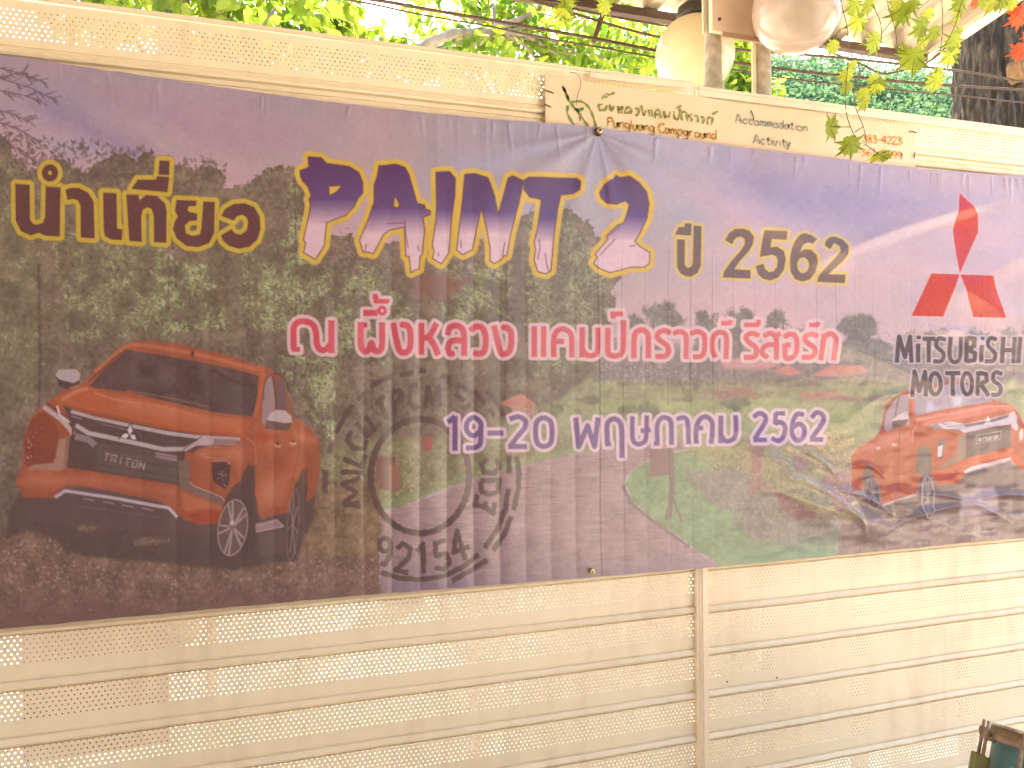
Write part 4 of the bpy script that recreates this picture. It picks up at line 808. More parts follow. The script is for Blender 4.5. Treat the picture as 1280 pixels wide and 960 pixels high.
# top edge folds
b = MB(); b.box((-3.2, -.011, 2.3535), (1.232, .03, 2.362)); b.build('cap_rail', M_cream, fence)
b = MB(); b.box((1.246, -.010, 2.3435), (5.2, .03, 2.352)); b.box((1.246, -.010, 2.325), (5.2, -.004, 2.3425)); b.build('cap_rail', M_cream, fence)
b = MB(); q = [at(738, 90, -.02), at(870, 104, -.03), at(866, 111, -.03), at(738, 97, -.02)]      # loose bent strip of the left rail
b.add(q+[p+Vector((0, .003, 0)) for p in q], [(0, 1, 2, 3), (7, 6, 5, 4), (0, 4, 5, 1), (1, 5, 6, 2), (2, 6, 7, 3), (3, 7, 4, 0)]); b.build('loose_strip', M_cream, fence, False, 'loose bent strip hanging off the rail end')
def prism(b, pa, pb, prof):                                  # profile (x, y) swept from pa to pb
    n = len(prof); vv = [pa+Vector((x, y, 0)) for x, y in prof]+[pb+Vector((x, y, 0)) for x, y in prof]
    b.add(vv, [(k, (k+1) % n, n+(k+1) % n, n+k) for k in range(n)]+[tuple(range(n))[::-1], tuple(range(n, 2*n))])
lo, hi = at(882, 960, -.02), at(879, 700, -.02); d = (hi-lo)/(hi.z-lo.z); lo = lo-d*lo.z; hi = lo+d*2.15; lo.y = hi.y = 0
b = MB(); prism(b, lo, hi, [(-.018, -.013), (-.012, -.013), (-.010, -.017), (-.004, -.017), (-.003, -.021), (.004, -.021), (.005, -.017), (.012, -.017), (.013, -.012), (.018, -.012), (.018, .03), (-.018, .03)]); b.build('joint_post', mat('cream_cover', (.80, .69, .52), .42, var=.06, scale=4), fence, False, 'vertical cover strip between the two panels')
x0_, x1_ = at(30, 860, .12).x, at(212, 860, .12).x; b = MB(); b.box((x0_, .11, .64), (x1_, .125, .985)); b.build('rear_board', mat('red_brown_board', (.085, .032, .024), .8, var=.5, scale=5), fence)
M_scr = mat('rusty_screw', (.34, .22, .12), .6, .5)
M_steel = mat('dull_steel', (.30, .28, .24), .55, .3, .3, 12)
for px in (265, 593):
    X_ = at(px, 840, .06).x; b = MB(); b.box((X_-.012, .045, .01), (X_+.012, .075, 2.33)); b.build('rear_post', M_steel, fence)
for px in (955, 1075, 1210):
    X_ = at(px, 800, .06).x; b = MB(); b.box((X_-.018, .045, .01), (X_+.018, .085, 2.3)); b.build('rear_post', M_steel, fence)
for px, py in [(909, 852), (971, 847)]:
    b = MB(); p = at(px, py, 0); b.lathe([(0, .003), (.0025, .0026), (.0034, .001), (.0034, -.002)], (p.x, 0, p.z), 10, 'y')
    b.build('screw', M_scr, fence)

# ---------------------------------------------------------------- campground sign
SY = -.0185
def sg(px, py): return at(px, py, SY-.0012)
sp_ = sg(912, 160); sign = thing('campground_sign', (sp_.x, SY, 2.1), 'long cream sign board with hand painted campground name wired to fence top', 'sign')
tl, tr_ = at(682, 95, SY), at(1144, 158.5, SY)
b = MB(); x0, x1 = tl.x, tr_.x; zt0, zt1 = tl.z, tr_.z; zb = 2.09; y0 = SY; y1 = SY+.006
nn = 24; vv = []
for k in range(nn+1):
    x = x0+(x1-x0)*k/nn; z = zt0+(zt1-zt0)*k/nn+.0015*math.sin(k*.9); wy = .0012*math.sin(k*.7)
    vv += [(x, y0+wy*0, zb), (x, y0+wy*0, z), (x, y1, zb), (x, y1, z)]
ff = []
for k in range(nn):
    a = 4*k; c = a+4; ff += [(a, c, c+1, a+1), (a+2, a+3, c+3, c+2), (a+1, c+1, c+3, a+3)]
ff += [(0, 1, 3, 2), (4*nn, 4*nn+2, 4*nn+3, 4*nn+1)]
b.add(vv, ff); g = N('painted_board'); nz = g.noise(5, 6); g.l(g.ramp(nz, [(.3, (.60, .44, .26)), (.45, (.68, .53, .35)), (.7, (.72, .58, .41))]), g.b.inputs['Base Color']); g.b.inputs['Roughness'].default_value = .5; b.build('board', g.m, sign)
def paintm(name, c): return mat(name, c, .6, var=.35, scale=60)
M_ol, M_go, M_gr, M_or = paintm('olive_paint', (.20, .22, .05)), paintm('brown_gold_paint', (.36, .20, .03)), paintm('grey_green_paint', (.28, .29, .23)), paintm('orange_paint', (.70, .30, .06))
def sign_strokes(name, zz, ls, wpx, m, label):
    b = MB()
    for l in ls:
        pts = smooth(l, 4) if len(l) > 2 else np.array(l, float)
        P_ = [sg(*p) for p in zz([tuple(p) for p in pts])]; b.ribbon(P_, 1.75*wpx*mpp(P_[0]))
    return b.build(name, m, sign, False, label)
z4 = Z(670, 80, 5.12)
sign_strokes('leaf_emblem', z4, [[(170, 140), (190, 185), (210, 240)], [(172, 145), (196, 190), (211, 230)], [(205, 265), (203, 320), (245, 392)], [(215, 245), (290, 240), (340, 280), (368, 340), (385, 405)], [(245, 290), (305, 285), (275, 300), (255, 290)], [(225, 255), (280, 320), (335, 402)], [(282, 335), (284, 365)]], 2.2, paintm('leaf_green_paint', (.17, .24, .06)), 'green painted leaf outline')
thai = [[(425, 258), (405, 262), (408, 296), (425, 290), (440, 300), (456, 262)], [(422, 222), (440, 205), (455, 215)], [(445, 188), (470, 196), (505, 182)], [(470, 255), (482, 302), (500, 268)], [(525, 268), (530, 318)], [(530, 296), (552, 272), (548, 318)], [(610, 320), (610, 290), (590, 276), (568, 305), (585, 315), (606, 298)],
        [(635, 288), (658, 286), (655, 325), (636, 328)], [(675, 265), (688, 328), (704, 296)], [(722, 290), (728, 338)], [(740, 290), (746, 338)], [(765, 348), (765, 306), (790, 296), (800, 348)], [(766, 322), (785, 322)], [(820, 300), (828, 348)], [(828, 332), (850, 336), (860, 304)], [(883, 302), (890, 352), (912, 346), (924, 285)], [(896, 284), (930, 268)],
        [(933, 362), (936, 312), (962, 312), (970, 366)], [(1000, 322), (978, 330), (996, 350), (990, 372)], [(1012, 334), (1036, 336), (1036, 374)], [(1054, 340), (1076, 346), (1068, 382)], [(1100, 388), (1100, 348), (1130, 346), (1124, 388)], [(1130, 322), (1166, 302)]]
sign_strokes('thai_lettering', z4, thai, 2.0, M_ol, 'olive green hand painted Thai name')
FONT = {'P': [[(.1, 1), (.1, 0)], [(.1, .05), (.6, .1), (.6, .45), (.1, .5)]], 'C': [[(.7, .1), (.3, 0), (.05, .5), (.3, 1), (.7, .9)]], 'A': [[(0, 1), (.4, 0), (.75, 1)], [(.15, .65), (.6, .62)]],
        'u': [[(.05, .42), (.08, .95), (.4, 1), (.5, .45)], [(.5, .45), (.55, 1)]], 'n': [[(.05, .42), (.07, 1)], [(.07, .6), (.35, .42), (.5, .6), (.52, 1)]], 'g': [[(.5, .48), (.15, .45), (.08, .85), (.4, .95), (.52, .48)], [(.52, .48), (.5, 1.3), (.1, 1.3)]],
        'l': [[(.1, -.05), (.1, 1)]], 'a': [[(.5, .5), (.15, .45), (.05, .85), (.3, 1), (.5, .5)], [(.5, .45), (.55, 1)]], 'm': [[(.04, .42), (.06, 1)], [(.06, .6), (.25, .42), (.34, .6), (.36, 1)], [(.36, .6), (.55, .42), (.64, .6), (.66, 1)]],
        'p': [[(.06, .42), (.06, 1.35)], [(.06, .5), (.45, .42), (.5, .9), (.08, 1)]], 'r': [[(.06, .42), (.08, 1)], [(.08, .6), (.25, .45), (.42, .5)]], 'o': [[(.3, .42), (.06, .6), (.12, .95), (.4, 1), (.54, .7), (.3, .42)]], 'd': [[(.5, .5), (.15, .45), (.05, .85), (.3, 1), (.5, .6)], [(.54, -.05), (.54, 1)]],
        'c': [[(.48, .5), (.2, .42), (.05, .75), (.25, 1), (.5, .9)]], 't': [[(.25, .1), (.27, .9), (.45, 1)], [(.05, .42), (.48, .4)]], 'i': [[(.15, .42), (.16, 1)], [(.15, .18), (.16, .26)]], 'v': [[(.02, .42), (.25, 1), (.5, .42)]], 'y': [[(.02, .42), (.28, .95)], [(.52, .42), (.15, 1.35)]],
        '0': [[(.3, 0), (.05, .4), (.1, .9), (.4, 1), (.58, .5), (.3, 0)]], '1': [[(.1, .15), (.3, 0), (.3, 1)]], '2': [[(.05, .2), (.3, 0), (.55, .25), (.05, 1)], [(.05, 1), (.6, 1)]], '3': [[(.05, .05), (.5, .1), (.2, .45)], [(.2, .45), (.58, .6), (.4, 1), (.02, .92)]], '4': [[(.4, 1), (.42, 0)], [(.42, 0), (.02, .65)], [(.02, .65), (.62, .65)]],
        '6': [[(.5, 0), (.1, .5), (.2, 1), (.55, .8), (.35, .5), (.1, .65)]], '7': [[(.02, .02), (.58, .02)], [(.58, .02), (.2, 1)]], '8': [[(.3, .48), (.08, .25), (.3, 0), (.52, .25), (.08, .75), (.3, 1), (.55, .75), (.3, .48)]], '9': [[(.55, .3), (.3, 0), (.05, .3), (.3, .55), (.55, .3)], [(.55, .3), (.4, 1)]], '-': [[(.05, .55), (.5, .55)]], ' ': []}
WID = {'l': .28, 'i': .32, 'm': .8, 'A': .88, 'C': .8, 'P': .75, ' ': .35, 't': .55, '-': .55}
def sign_text(name, zz, txt, p0, p1, h, wpx, m, label):
    tot = sum(WID.get(c, .66) for c in txt); ls = []; x = 0; L = p1[0]-p0[0]; sc = L/tot; sl_ = (p1[1]-p0[1])/L
    for c in txt:
        for s_ in FONT[c]: ls.append([(p0[0]+(x+a)*sc, p0[1]+(x+a)*sc*sl_-(1-b_)*h) for a, b_ in s_])
        x += WID.get(c, .66)
    return sign_strokes(name, zz, ls, wpx, m, label)
sign_text('name_lettering', z4, 'Pungluang Campground', (455, 396), (1160, 484), 58, 1.6, M_go, 'brown gold hand painted English name')
z5 = Z(900, 100, 4.923)
sign_text('service_lettering', z5, 'Accommodation', (95, 262), (545, 318), 52, 1.7, M_gr, 'grey green words')
sign_text('service_lettering', z5, 'Activity', (206, 388), (440, 412), 52, 1.7, M_gr, 'grey green words')
sign_text('phone_lettering', z5, '383-4223', (876, 382), (1124, 398), 46, 1.5, M_or, 'orange phone number')
sign_text('phone_lettering', z5, '04-361-7799', (775, 455), (1126, 488), 44, 1.5, M_or, 'orange phone number')
M_wire = mat('black_wire', (.03, .025, .02), .6)
for pts in [[(681, 113), (686, 114), (692, 116.5)], [(681, 130), (685, 132), (689, 134)], [(1146, 166), (1140, 164), (1137, 165)], [(1144, 190), (1143, 194), (1142.5, 198)], [(939, 138), (942, 146), (942, 150)]]:
    b = MB(); P_ = [at(x, y, SY-.004) for x, y in pts]; b.tube(P_, .0016, 6); b.build('tie_wire', M_wire, sign)
b = MB(); b.tube([at(x, y, SY-.006) for x, y in smooth([(712, 90), (722, 93), (726, 104), (722, 120), (720, 132)])], .0008, 5); b.build('tie_wire', M_wire, sign)

# ---------------------------------------------------------------- banner
BY = -.036
NC, NR = 1480, 600
bxs = np.linspace(-200, 1440, NC)
topx = [-220, 0, 200, 380, 570, 683, 756, 920, 1160, 1280, 1480]; topy = [38, 69, 98, 125, 145.5, 154, 161, 184, 213, 221, 238]
botx = [-220, 0, 200, 475, 640, 875, 1280, 1480]; boty = [806, 786, 767, 742, 729, 710.5, 671, 652]
ty = np.interp(bxs, topx, topy); by_ = np.interp(bxs, botx, boty); ker = np.hanning(91); ker /= ker.sum()
pad = lambda a: np.convolve(np.r_[2*a[0]-a[45:0:-1], a, 2*a[-1]-a[-2:-47:-1]], ker, 'valid')
ty = pad(ty); by_ = pad(by_); ty += (value_noise(2, NC, 30, 15, 3)[0]-.5)*2.2; by_ += (value_noise(2, NC, 40, 16, 3)[0]-.5)*1.6
T_ = np.linspace(0, 1, NR)[:, None]; PXg = np.broadcast_to(bxs[None], (NR, NC)); PYg = ty[None]*(1-T_)+by_[None]*T_
D3 = _f[None, None]*FOC+_r[None, None]*(PXg-640)[..., None]-_u[None, None]*(PYg-480)[..., None]; tt = (BY-CAMP[1])/D3[..., 1]
POS = CAMP+D3*tt[..., None]; BX_, BZ_ = POS[..., 0], POS[..., 2]
# relief of the hanging sheet, metres towards the viewer
def saw(x, p, sharp=.12):
    f = np.mod(x/p, 1.0); return np.where(f < 1-sharp, f/(1-sharp), (1-f)/sharp)-.5
rv = np.random.RandomState(4)
left = np.clip((1.15-BX_)/.9, 0, 1); v_ = T_
FX = np.mod((BX_+.006*(value_noise(NR, NC, 260, 31, 2)-.5)*2)/.0705, 1.0); H = -.0021*(2*FX-1)**2*np.clip((v_-.12)/.3, 0, 1)*(.42+.58*left)*np.interp(BX_, -1+.0705*np.arange(60), rv.uniform(.7, 1.6, 60))
H += .0045*(value_noise(NR, NC, 260, 32, 3, 1.6)-.5)
right = np.clip((BX_-.95)/.7, 0, 1)
cr = value_noise(NR, NC, 60, 33, 4, 2.2); H += .016*right*np.clip((v_-.6)/.3, 0, 1)*np.abs(cr-.5)*-1.2
cr2 = value_noise(NR, NC, 34, 34, 3, 1.4); H += .008*right*np.clip((v_-.45)/.4, 0, 1)*-np.abs(cr2-.5)
for k in range(1, 30):                                                              # roll creases on the right
    xc = .85+.0705*k; H += .0017*rv.uniform(.2, 1.1)*np.exp(-((BX_-xc-.002*np.sin(BZ_*9+k))/.0022)**2)*np.clip((v_-.22)/.1, 0, 1)*np.clip(1.25-v_, 0, 1)
gat = value_noise(NR, NC, 18, 35, 3, 1.0)[0:1]; H += .0042*(value_noise(2, NC, 16, 36, 3)[0:1]-.5)*np.exp(-v_/.06)*(.4+1.2*value_noise(2, NC, 150, 37, 2)[0:1])
for k in range(46):                                                                 # short gathers under the top hem
    xc = rv.uniform(-.45, 2.6); L = rv.uniform(.03, .11); w0 = rv.uniform(.003, .006)
    z0 = np.interp(xc, BX_[0], BZ_[0]); q = np.clip((z0-BZ_)/L, 0, 1.6)
    H += rv.uniform(.0012, .0034)*np.exp(-((BX_-xc-.012*q*rv.uniform(-1, 1))/w0)**2)*np.clip(1.2-q, 0, 1)*np.clip(q*6, 0, 1)
eye = at(746, 166, BY); eb = at(738, 713, BY)
dx, dz = BX_-eye.x, BZ_-eye.z; ang = np.arctan2(dx, -dz); rad = np.hypot(dx, dz)
for a0, wd, am in [(-.95, .20, .010), (.85, .22, .011), (-.3, .12, .004), (.25, .1, .004), (1.25, .1, .006), (-1.3, .1, .006)]:
    H += am*np.exp(-((ang-a0)/wd)**2)*np.clip(rad/.12, 0, 1)*np.exp(-rad/.38)
for (xa, za, xb, zb_, wd, am) in [(1.55, 1.83, 2.50, 2.12, .028, .010), (1.20, 2.02, 1.9, 1.80, .05, .007), (2.1, 1.75, 2.75, 2.0, .05, .008), (1.44, 1.25, 1.80, 1.06, .012, .008), (1.60, 1.19, 1.93, 1.07, .010, .008), (1.5, 1.32, 1.72, 1.18, .009, .006), (1.66, 1.13, 1.80, 1.03, .008, .006), (1.85, 1.04, 2.3, 1.10, .009, .007), (2.2, 1.12, 2.6, 1.08, .009, .008), (1.95, 1.16, 2.4, 1.03, .009, .006), (1.72, 1.24, 1.88, 1.20, .008, .005), (1.75, 1.40, 2.0, 1.46, .015, .005), (2.05, 1.66, 2.3, 1.60, .012, .006), (-.45, 2.15, .1, 1.95, .05, .005)]:
    L = math.hypot(xb-xa, zb_-za); ux, uz = (xb-xa)/L, (zb_-za)/L; s_ = (BX_-xa)*ux+(BZ_-za)*uz; q = (BZ_-za)*ux-(BX_-xa)*uz-.03*np.sin(np.clip(s_/L, 0, 1)*math.pi)
    H += am*np.exp(-np.abs(q/wd)**1.5)*np.clip(s_/(.3*L), 0, 1)*np.clip((L-s_)/(.3*L), 0, 1)
for xa, za, rx_, rz_, am in [(1.60, 1.14, .13, .07, .020), (1.78, 1.09, .10, .05, .014), (2.02, 1.08, .16, .04, .007), (2.38, 1.06, .14, .04, .008), (1.47, 1.27, .08, .07, .010), (1.9, 1.55, .2, .06, .006), (2.3, 1.75, .18, .09, .008)]:      # slack pockets in the right half
    q1 = (BX_-xa)+(BZ_-za)*.9; q2 = (BZ_-za)+.35*(BX_-xa); H += am*np.exp(-(np.abs(q1/rx_)**1.6+np.abs(q2/rz_)**1.3))
H += .0016*right*np.clip((v_-.35)/.4, 0, 1)*(value_noise(NR, NC, 16, 41, 2, 1.5)-.5)*2
H += .010*np.sin(np.clip((BX_+.9)/3.9, 0, 1)*math.pi*3)*np.sin(v_*math.pi)
H *= np.clip(v_/.01, .3, 1)
POS = POS.copy(); POS[..., 1] -= H+.004
ART = paint()
ix = (PXg-AX0)*SS-.5; iy = (PYg-AY0)*SS-.5; x0 = np.clip(ix.astype(int), 0, AW-2); y0 = np.clip(iy.astype(int), 0, AH-2); fx = np.clip(ix-x0, 0, 1)[..., None]; fy = np.clip(iy-y0, 0, 1)[..., None]
CL = (ART.im[y0, x0]*(1-fx)+ART.im[y0, x0+1]*fx)*(1-fy)+(ART.im[y0+1, x0]*(1-fx)+ART.im[y0+1, x0+1]*fx)*fy
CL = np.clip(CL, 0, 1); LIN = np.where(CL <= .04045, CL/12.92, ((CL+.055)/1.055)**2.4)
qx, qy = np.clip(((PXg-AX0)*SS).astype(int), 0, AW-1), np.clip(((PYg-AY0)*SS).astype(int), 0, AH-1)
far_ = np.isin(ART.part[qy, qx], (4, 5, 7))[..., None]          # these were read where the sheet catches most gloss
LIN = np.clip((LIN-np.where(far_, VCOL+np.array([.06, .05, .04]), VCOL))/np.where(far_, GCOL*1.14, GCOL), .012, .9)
g = N('printed_vinyl'); at_ = g.n('Attribute', attribute_name='print'); g.l(at_.outputs['Color'], g.b.inputs['Base Color']); g.b.inputs['Roughness'].default_value = .24; g.b.inputs['Specular IOR Level'].default_value = .42
g.bump(g.noise(1400, 1), .06, .0005); M_vinyl = g.m
bc = at(640, 445, BY); banner = thing('printed_banner', (bc.x, BY, .98), 'wide purple vinyl banner with orange pickups and Thai lettering hung on the fence', 'banner')
dxm = np.gradient(POS, axis=1); dym = np.gradient(POS, axis=0); NRM = np.cross(dym, dxm); NRM /= np.linalg.norm(NRM, axis=-1, keepdims=True)
if NRM[..., 1].mean() > 0: NRM = -NRM
px_ = (PXg[:-1, :-1]+PXg[1:, 1:])/2; py_ = (PYg[:-1, :-1]+PYg[1:, 1:])/2
pid = ART.part[np.clip(((py_-AY0)*SS).astype(int), 0, AH-1), np.clip(((px_-AX0)*SS).astype(int), 0, AW-1)]
idx = np.arange(NR*NC).reshape(NR, NC); FF = np.stack([idx[:-1, :-1], idx[1:, :-1], idx[1:, 1:], idx[:-1, 1:]], -1)
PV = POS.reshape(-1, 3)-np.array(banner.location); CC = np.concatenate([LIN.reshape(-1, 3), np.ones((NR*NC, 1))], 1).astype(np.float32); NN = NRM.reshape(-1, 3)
PLAB = {1: 'brown and purple headline lettering outlined in yellow', 2: 'red venue lettering outlined in pink', 3: 'purple date lettering outlined in pink', 4: 'dark grey maker name', 5: 'red three diamond emblem', 6: 'large orange pickup at the left', 7: 'small orange pickup at the right end', 8: 'round brown postmark ring with broken lettering'}
for k in range(9):
    F = FF[pid == k]
    if len(F) == 0: continue
    used, inv = np.unique(F, return_inverse=True)
    o = npmesh('printed_sheet' if k == 0 else PART_NAMES[k], PV[used], inv.reshape(F.shape), M_vinyl, banner, True)
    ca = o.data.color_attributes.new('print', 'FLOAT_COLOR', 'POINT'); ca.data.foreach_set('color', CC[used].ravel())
    o.data.normals_split_custom_set_from_vertices(NN[used].tolist())
    if k: o['label'] = PLAB[k]
M_brass = mat('brass', (.62, .46, .22), .35, .9); M_rub = mat('dark_rubber', (.05, .025, .025), .5)
b = MB(); b.lathe([(.0035, .016), (.0065, .016), (.0075, .012), (.0075, .0), (.0035, .0), (.0035, .016)], (eye.x, BY-.006, eye.z), 20, 'y'); o = b.build('eyelet', M_brass, banner, True)
b = MB(); b.lathe([(.0065, .009), (.011, .007), (.012, .003), (.0115, .0)], (eye.x, BY-.006, eye.z), 20, 'y'); b.lathe([(0, .02), (.003, .019), (.0035, .01)], (eye.x, BY-.006, eye.z), 12, 'y'); b.build('bolt', M_rub, banner, True)
b = MB(); b.lathe([(.003, .012), (.006, .012), (.007, .009), (.007, .0), (.003, .0), (.003, .012)], (eb.x, BY-.004, eb.z), 18, 'y'); b.build('eyelet', M_brass, banner, True)

# ---------------------------------------------------------------- roof
e0, e1 = at(1137, 79, 1.0), at(626, -6, 1.0); zE = (e0.z+e1.z)/2; XR = e0.x+.10
vg = atx(1262, 9, XR); slope = (vg.z-zE)/(1.0-vg.y); YF = -5.2; XL = -5.0
roof = thing('open_shelter', (XR, 1.0, 0), 'open shelter with old pale corrugated roof sheets on a dark purlin above the fence', 'shelter')
g = N('old_roof_sheet'); nz = g.noise(2.4, 6, stretch=(1, .25, 1)); g.l(g.ramp(nz, [(.3, (.22, .15, .09)), (.42, (.42, .35, .25)), (.65, (.55, .49, .38))]), g.b.inputs['Base Color']); g.b.inputs['Roughness'].default_value = .33; g.b.inputs['Metallic'].default_value = .55; M_roof = g.m
xs_ = np.arange(XL, XR, .018); ph = np.mod((XR-xs_)/.19, 1); hz = np.where(ph < .25, ph/.25, np.where(ph < .5, 1, np.where(ph < .75, (.75-ph)/.25, 0)))*.05
for k, (ya, yb, dz_) in enumerate([(1.02, -2.2, 0), (-2.1, YF, .012)]):
    yy = np.linspace(ya, yb, 12); X, Y = np.meshgrid(xs_, yy); Zz = zE+.03+slope*(1.0-Y)+hz[None]+dz_+.006*np.sin(X*3.1+Y)
    V = np.stack([X, Y, Zz], -1).reshape(-1, 3)-np.array(roof.location); i = np.arange(X.size).reshape(X.shape)
    npmesh('sheet', V, np.stack([i[:-1, :-1], i[:-1, 1:], i[1:, 1:], i[1:, :-1]], -1).reshape(-1, 4), M_roof, roof)
M_dark = mat('rusty_dark_steel', (.085, .055, .04), .7, .2, .4, 20)
for yq, h in ((.98, .035), (-.3, .04), (-1.6, .04), (-3.6, .04)):
    zq = zE+slope*(1-yq)+.026; b = MB(); b.box((XL, yq-.02, zq-h), (XR-.03, yq+.02, zq)); b.build('purlin', M_dark, roof)
b = MB(); b.add([Vector((XR-.02, 1.02, zE+.02)), Vector((XR+.05, 1.02, zE+.02)), Vector((XR+.05, YF, zE+.02+slope*(1-YF))), Vector((XR-.02, YF, zE+.02+slope*(1-YF))), Vector((XR-.02, 1.02, zE+.075)), Vector((XR+.05, 1.02, zE+.075)), Vector((XR+.05, YF, zE+.075+slope*(1-YF))), Vector((XR-.02, YF, zE+.075+slope*(1-YF)))],
      [(0, 3, 2, 1), (4, 5, 6, 7), (0, 1, 5, 4), (1, 2, 6, 5), (2, 3, 7, 6), (3, 0, 4, 7)]); b.build('verge_trim', mat('pale_trim', (.72, .66, .55), .5, var=.12), roof)

M_wood = mat('light_screen_brown', (.34, .24, .15), .8, var=.3, scale=3, stretch=(6, 6, .4))
WX = 2.1
b = MB(); b.box((XL+.3, -4.9, 0), (WX, -4.82, 4.35)); b.build('back_light_screen', M_wood, roof)  # unseen wall added behind the camera to cut light from left and rear

# ---------------------------------------------------------------- posts, board, globes
M_galv = mat('weathered_galvanised', (.36, .33, .27), .6, .25, .3, 30, bump=.2, bscale=90)
def post(px, Y, ztop, rpx, label, strip=None, flare=False):
    p = at(px, 90, Y); t = thing('steel_post', (p.x, Y, 0), label, 'post', 'grey posts behind the fence')
    R_ = rpx*mpp(p); b = MB(); pr = [(R_, 0), (R_, ztop)]
    if flare:
        zf = at(px, 112, Y).z; pr = [(R_, 0), (R_, zf-.06), (R_*1.3, zf-.02), (R_*1.22, zf+.01), (R_, zf+.05), (R_, ztop)]
    b.lathe(pr, (p.x, Y, 0), 24); b.build('pole', M_galv, t, True)
    if strip:
        b = MB(); x = at(strip[0], 80, Y).x; k = mpp(p); b.box((x-strip[1]*k/2, Y-.012, strip[2]), (x+strip[1]*k/2, Y-.004, strip[3])); b.build('batten', mat('cream_batten', (.62, .54, .38), .6), t)
    return t
zr = lambda Y: zE+slope*(1-Y)+.03
post(891.5, .30, zr(.30), 10.8, 'taller grey steel post standing in front of the cream globe lamp', (878.5, 3.2, at(879, 43, .3).z, zr(.3)-.05), True)
post(953, .36, at(950, 40, .36).z, 10.8, 'shorter grey steel post with a cream batten under the beige board', (940.5, 5, 0.0, at(940, 52, .36).z))
b = MB(); bl_, br_ = at(890.5, 37.5, .235), at(1010, 60, .235); zt = zr(.235)-.1
b.add([bl_, br_, Vector((br_.x, .235, zt)), Vector((bl_.x, .235, zt))]+[p+Vector((0, .02, 0)) for p in (bl_, br_, Vector((br_.x, .235, zt)), Vector((bl_.x, .235, zt)))], [(0, 1, 2, 3), (7, 6, 5, 4), (0, 4, 5, 1), (1, 5, 6, 2), (2, 6, 7, 3), (3, 7, 4, 0)])
brd = thing('mounting_board', bl_, 'flat beige board with one dark bolt fixed across the grey posts', 'board'); b.build('panel', mat('beige_board', (.68, .52, .40), .6, var=.1, scale=6), brd)
b = MB(); p = at(900, 23.5, .23); b.lathe([(0, .008), (.004, .007), (.005, .003), (.005, -.004)], (p.x, .235, p.z), 12, 'y'); b.build('bolt', M_rub, brd, True)
b = MB(); b.box((bl_.x+.03, .222, bl_.z-.022), (br_.x, .2325, bl_.z-.006+.0)); b.build('lower_batten', mat('brown_batten', (.33, .22, .15), .7), brd)

def globe(px, py, rpx, Y, colr, rough, trans, label, capm):
    c = at(px, py, Y); R_ = rpx*mpp(c); t = thing('globe_lamp', (c.x, Y, c.z+R_), label, 'lamp', 'globe lamps under the roof')
    g = N('globe_plastic'); nz = g.noise(9, 5); cc = np.array(colr); g.l(g.ramp(nz, [(.3, cc*.9), (.7, np.minimum(cc*1.05, 1))]), g.b.inputs['Base Color']); g.b.inputs['Roughness'].default_value = rough
    tb_ = g.n('BsdfTranslucent'); tb_.inputs[0].default_value = (*(cc*.95), 1); ms = g.n('MixShader'); ms.inputs[0].default_value = trans; g.l(g.b.outputs[0], ms.inputs[1]); g.l(tb_.outputs[0], ms.inputs[2])
    gl = g.n('BsdfGlossy'); gl.inputs['Roughness'].default_value = .15; fr = g.n('Fresnel'); m2 = g.n('MixShader'); fr.inputs[0].default_value = 1.25; g.l(g.math('MINIMUM', fr.outputs[0], .14), m2.inputs[0]); g.l(ms.outputs[0], m2.inputs[1]); g.l(gl.outputs[0], m2.inputs[2]); g.l(m2.outputs[0], g.out.inputs[0])
    b = MB(); pr = [(R_*math.sin(a), R_*math.cos(a)) for a in np.linspace(.28, math.pi-.001, 40)]; b.lathe(pr, c, 56); b.build('globe', g.m, t, True)
    b = MB(); b.lathe([(R_*.30, R_*.93), (R_*.42, R_*.9), (R_*.46, R_*1.0), (R_*.42, R_*1.22), (R_*.2, R_*1.38), (R_*.08, R_*1.42), (.012, R_*1.5), (.012, zr(Y)-c.z-.0)], c, 28); f = b.build('fitting', capm, t, True)
    return t
M_cap = mat('black_cap', (.035, .03, .03), .45, .1)
globe(868.5, 69, 48.5, .62, (.76, .69, .50), .35, .5, 'cream globe lamp with a dark cap behind the taller grey post', M_cap)
globe(996, 12, 54, .10, (.62, .52, .45), .25, .4, 'larger glossy pinkish globe lamp hanging in front of the beige board', M_cap)

# ---------------------------------------------------------------- cables
def cable(pts, Y, wpx, label, m=M_dark, grp='cables above the fence'):
    P_ = smooth(pts, 6); P_ = [at(x, y, Y) for x, y in P_]; b = MB(); b.tube(P_, wpx*mpp(P_[0])/2, 8)
    o0 = P_[0]; o = b.build('overhead_cable', m, None, True); o.data.transform(Matrix.Translation(-o0)); o.location = o0
    return tag(o, label, 'cable', grp)
cable([(300, -24), (469, 0), (525, 10), (640, 30), (739, 47.5), (830, 65), (917, 78), (1000, 89), (1092, 98.5), (1160, 105), (1290, 113), (1450, 124)], .80, 4.6, 'thick black cable just above the thinnest one, third from the roof edge')
cable([(300, -16), (436, 0), (525, 18), (617, 34), (665, 44.5), (760, 61), (822, 72), (917, 87), (1000, 100), (1115, 112), (1195, 119), (1290, 129), (1450, 138)], .76, 2.6, 'thinnest lowest cable, sunlit and pale before the big trunk')
cable([(560, -30), (690, 8), (754, 28), (822, 46), (905, 60), (1000, 68), (1069, 74), (1202, 89), (1290, 103), (1450, 118)], .90, 3.6, 'dark cable running close under the roof edge purlin')
cable([(1040, 66), (1076, 80), (1103, 92), (1128, 88), (1156, 80), (1181, 60), (1190, 40)], .86, 2.4, 'slack black cable dipping in a loop left of the big trunk')
cable([(600, -14), (695, 6), (740, 16), (800, 27), (836, 33), (900, 43), (1000, 58)], .95, 3.0, 'dark cable nearest the roof edge left of the cream globe')
P_ = [at(754, 14, .82), at(748, 32, .82), at(741, 53, .82)]; b = MB()
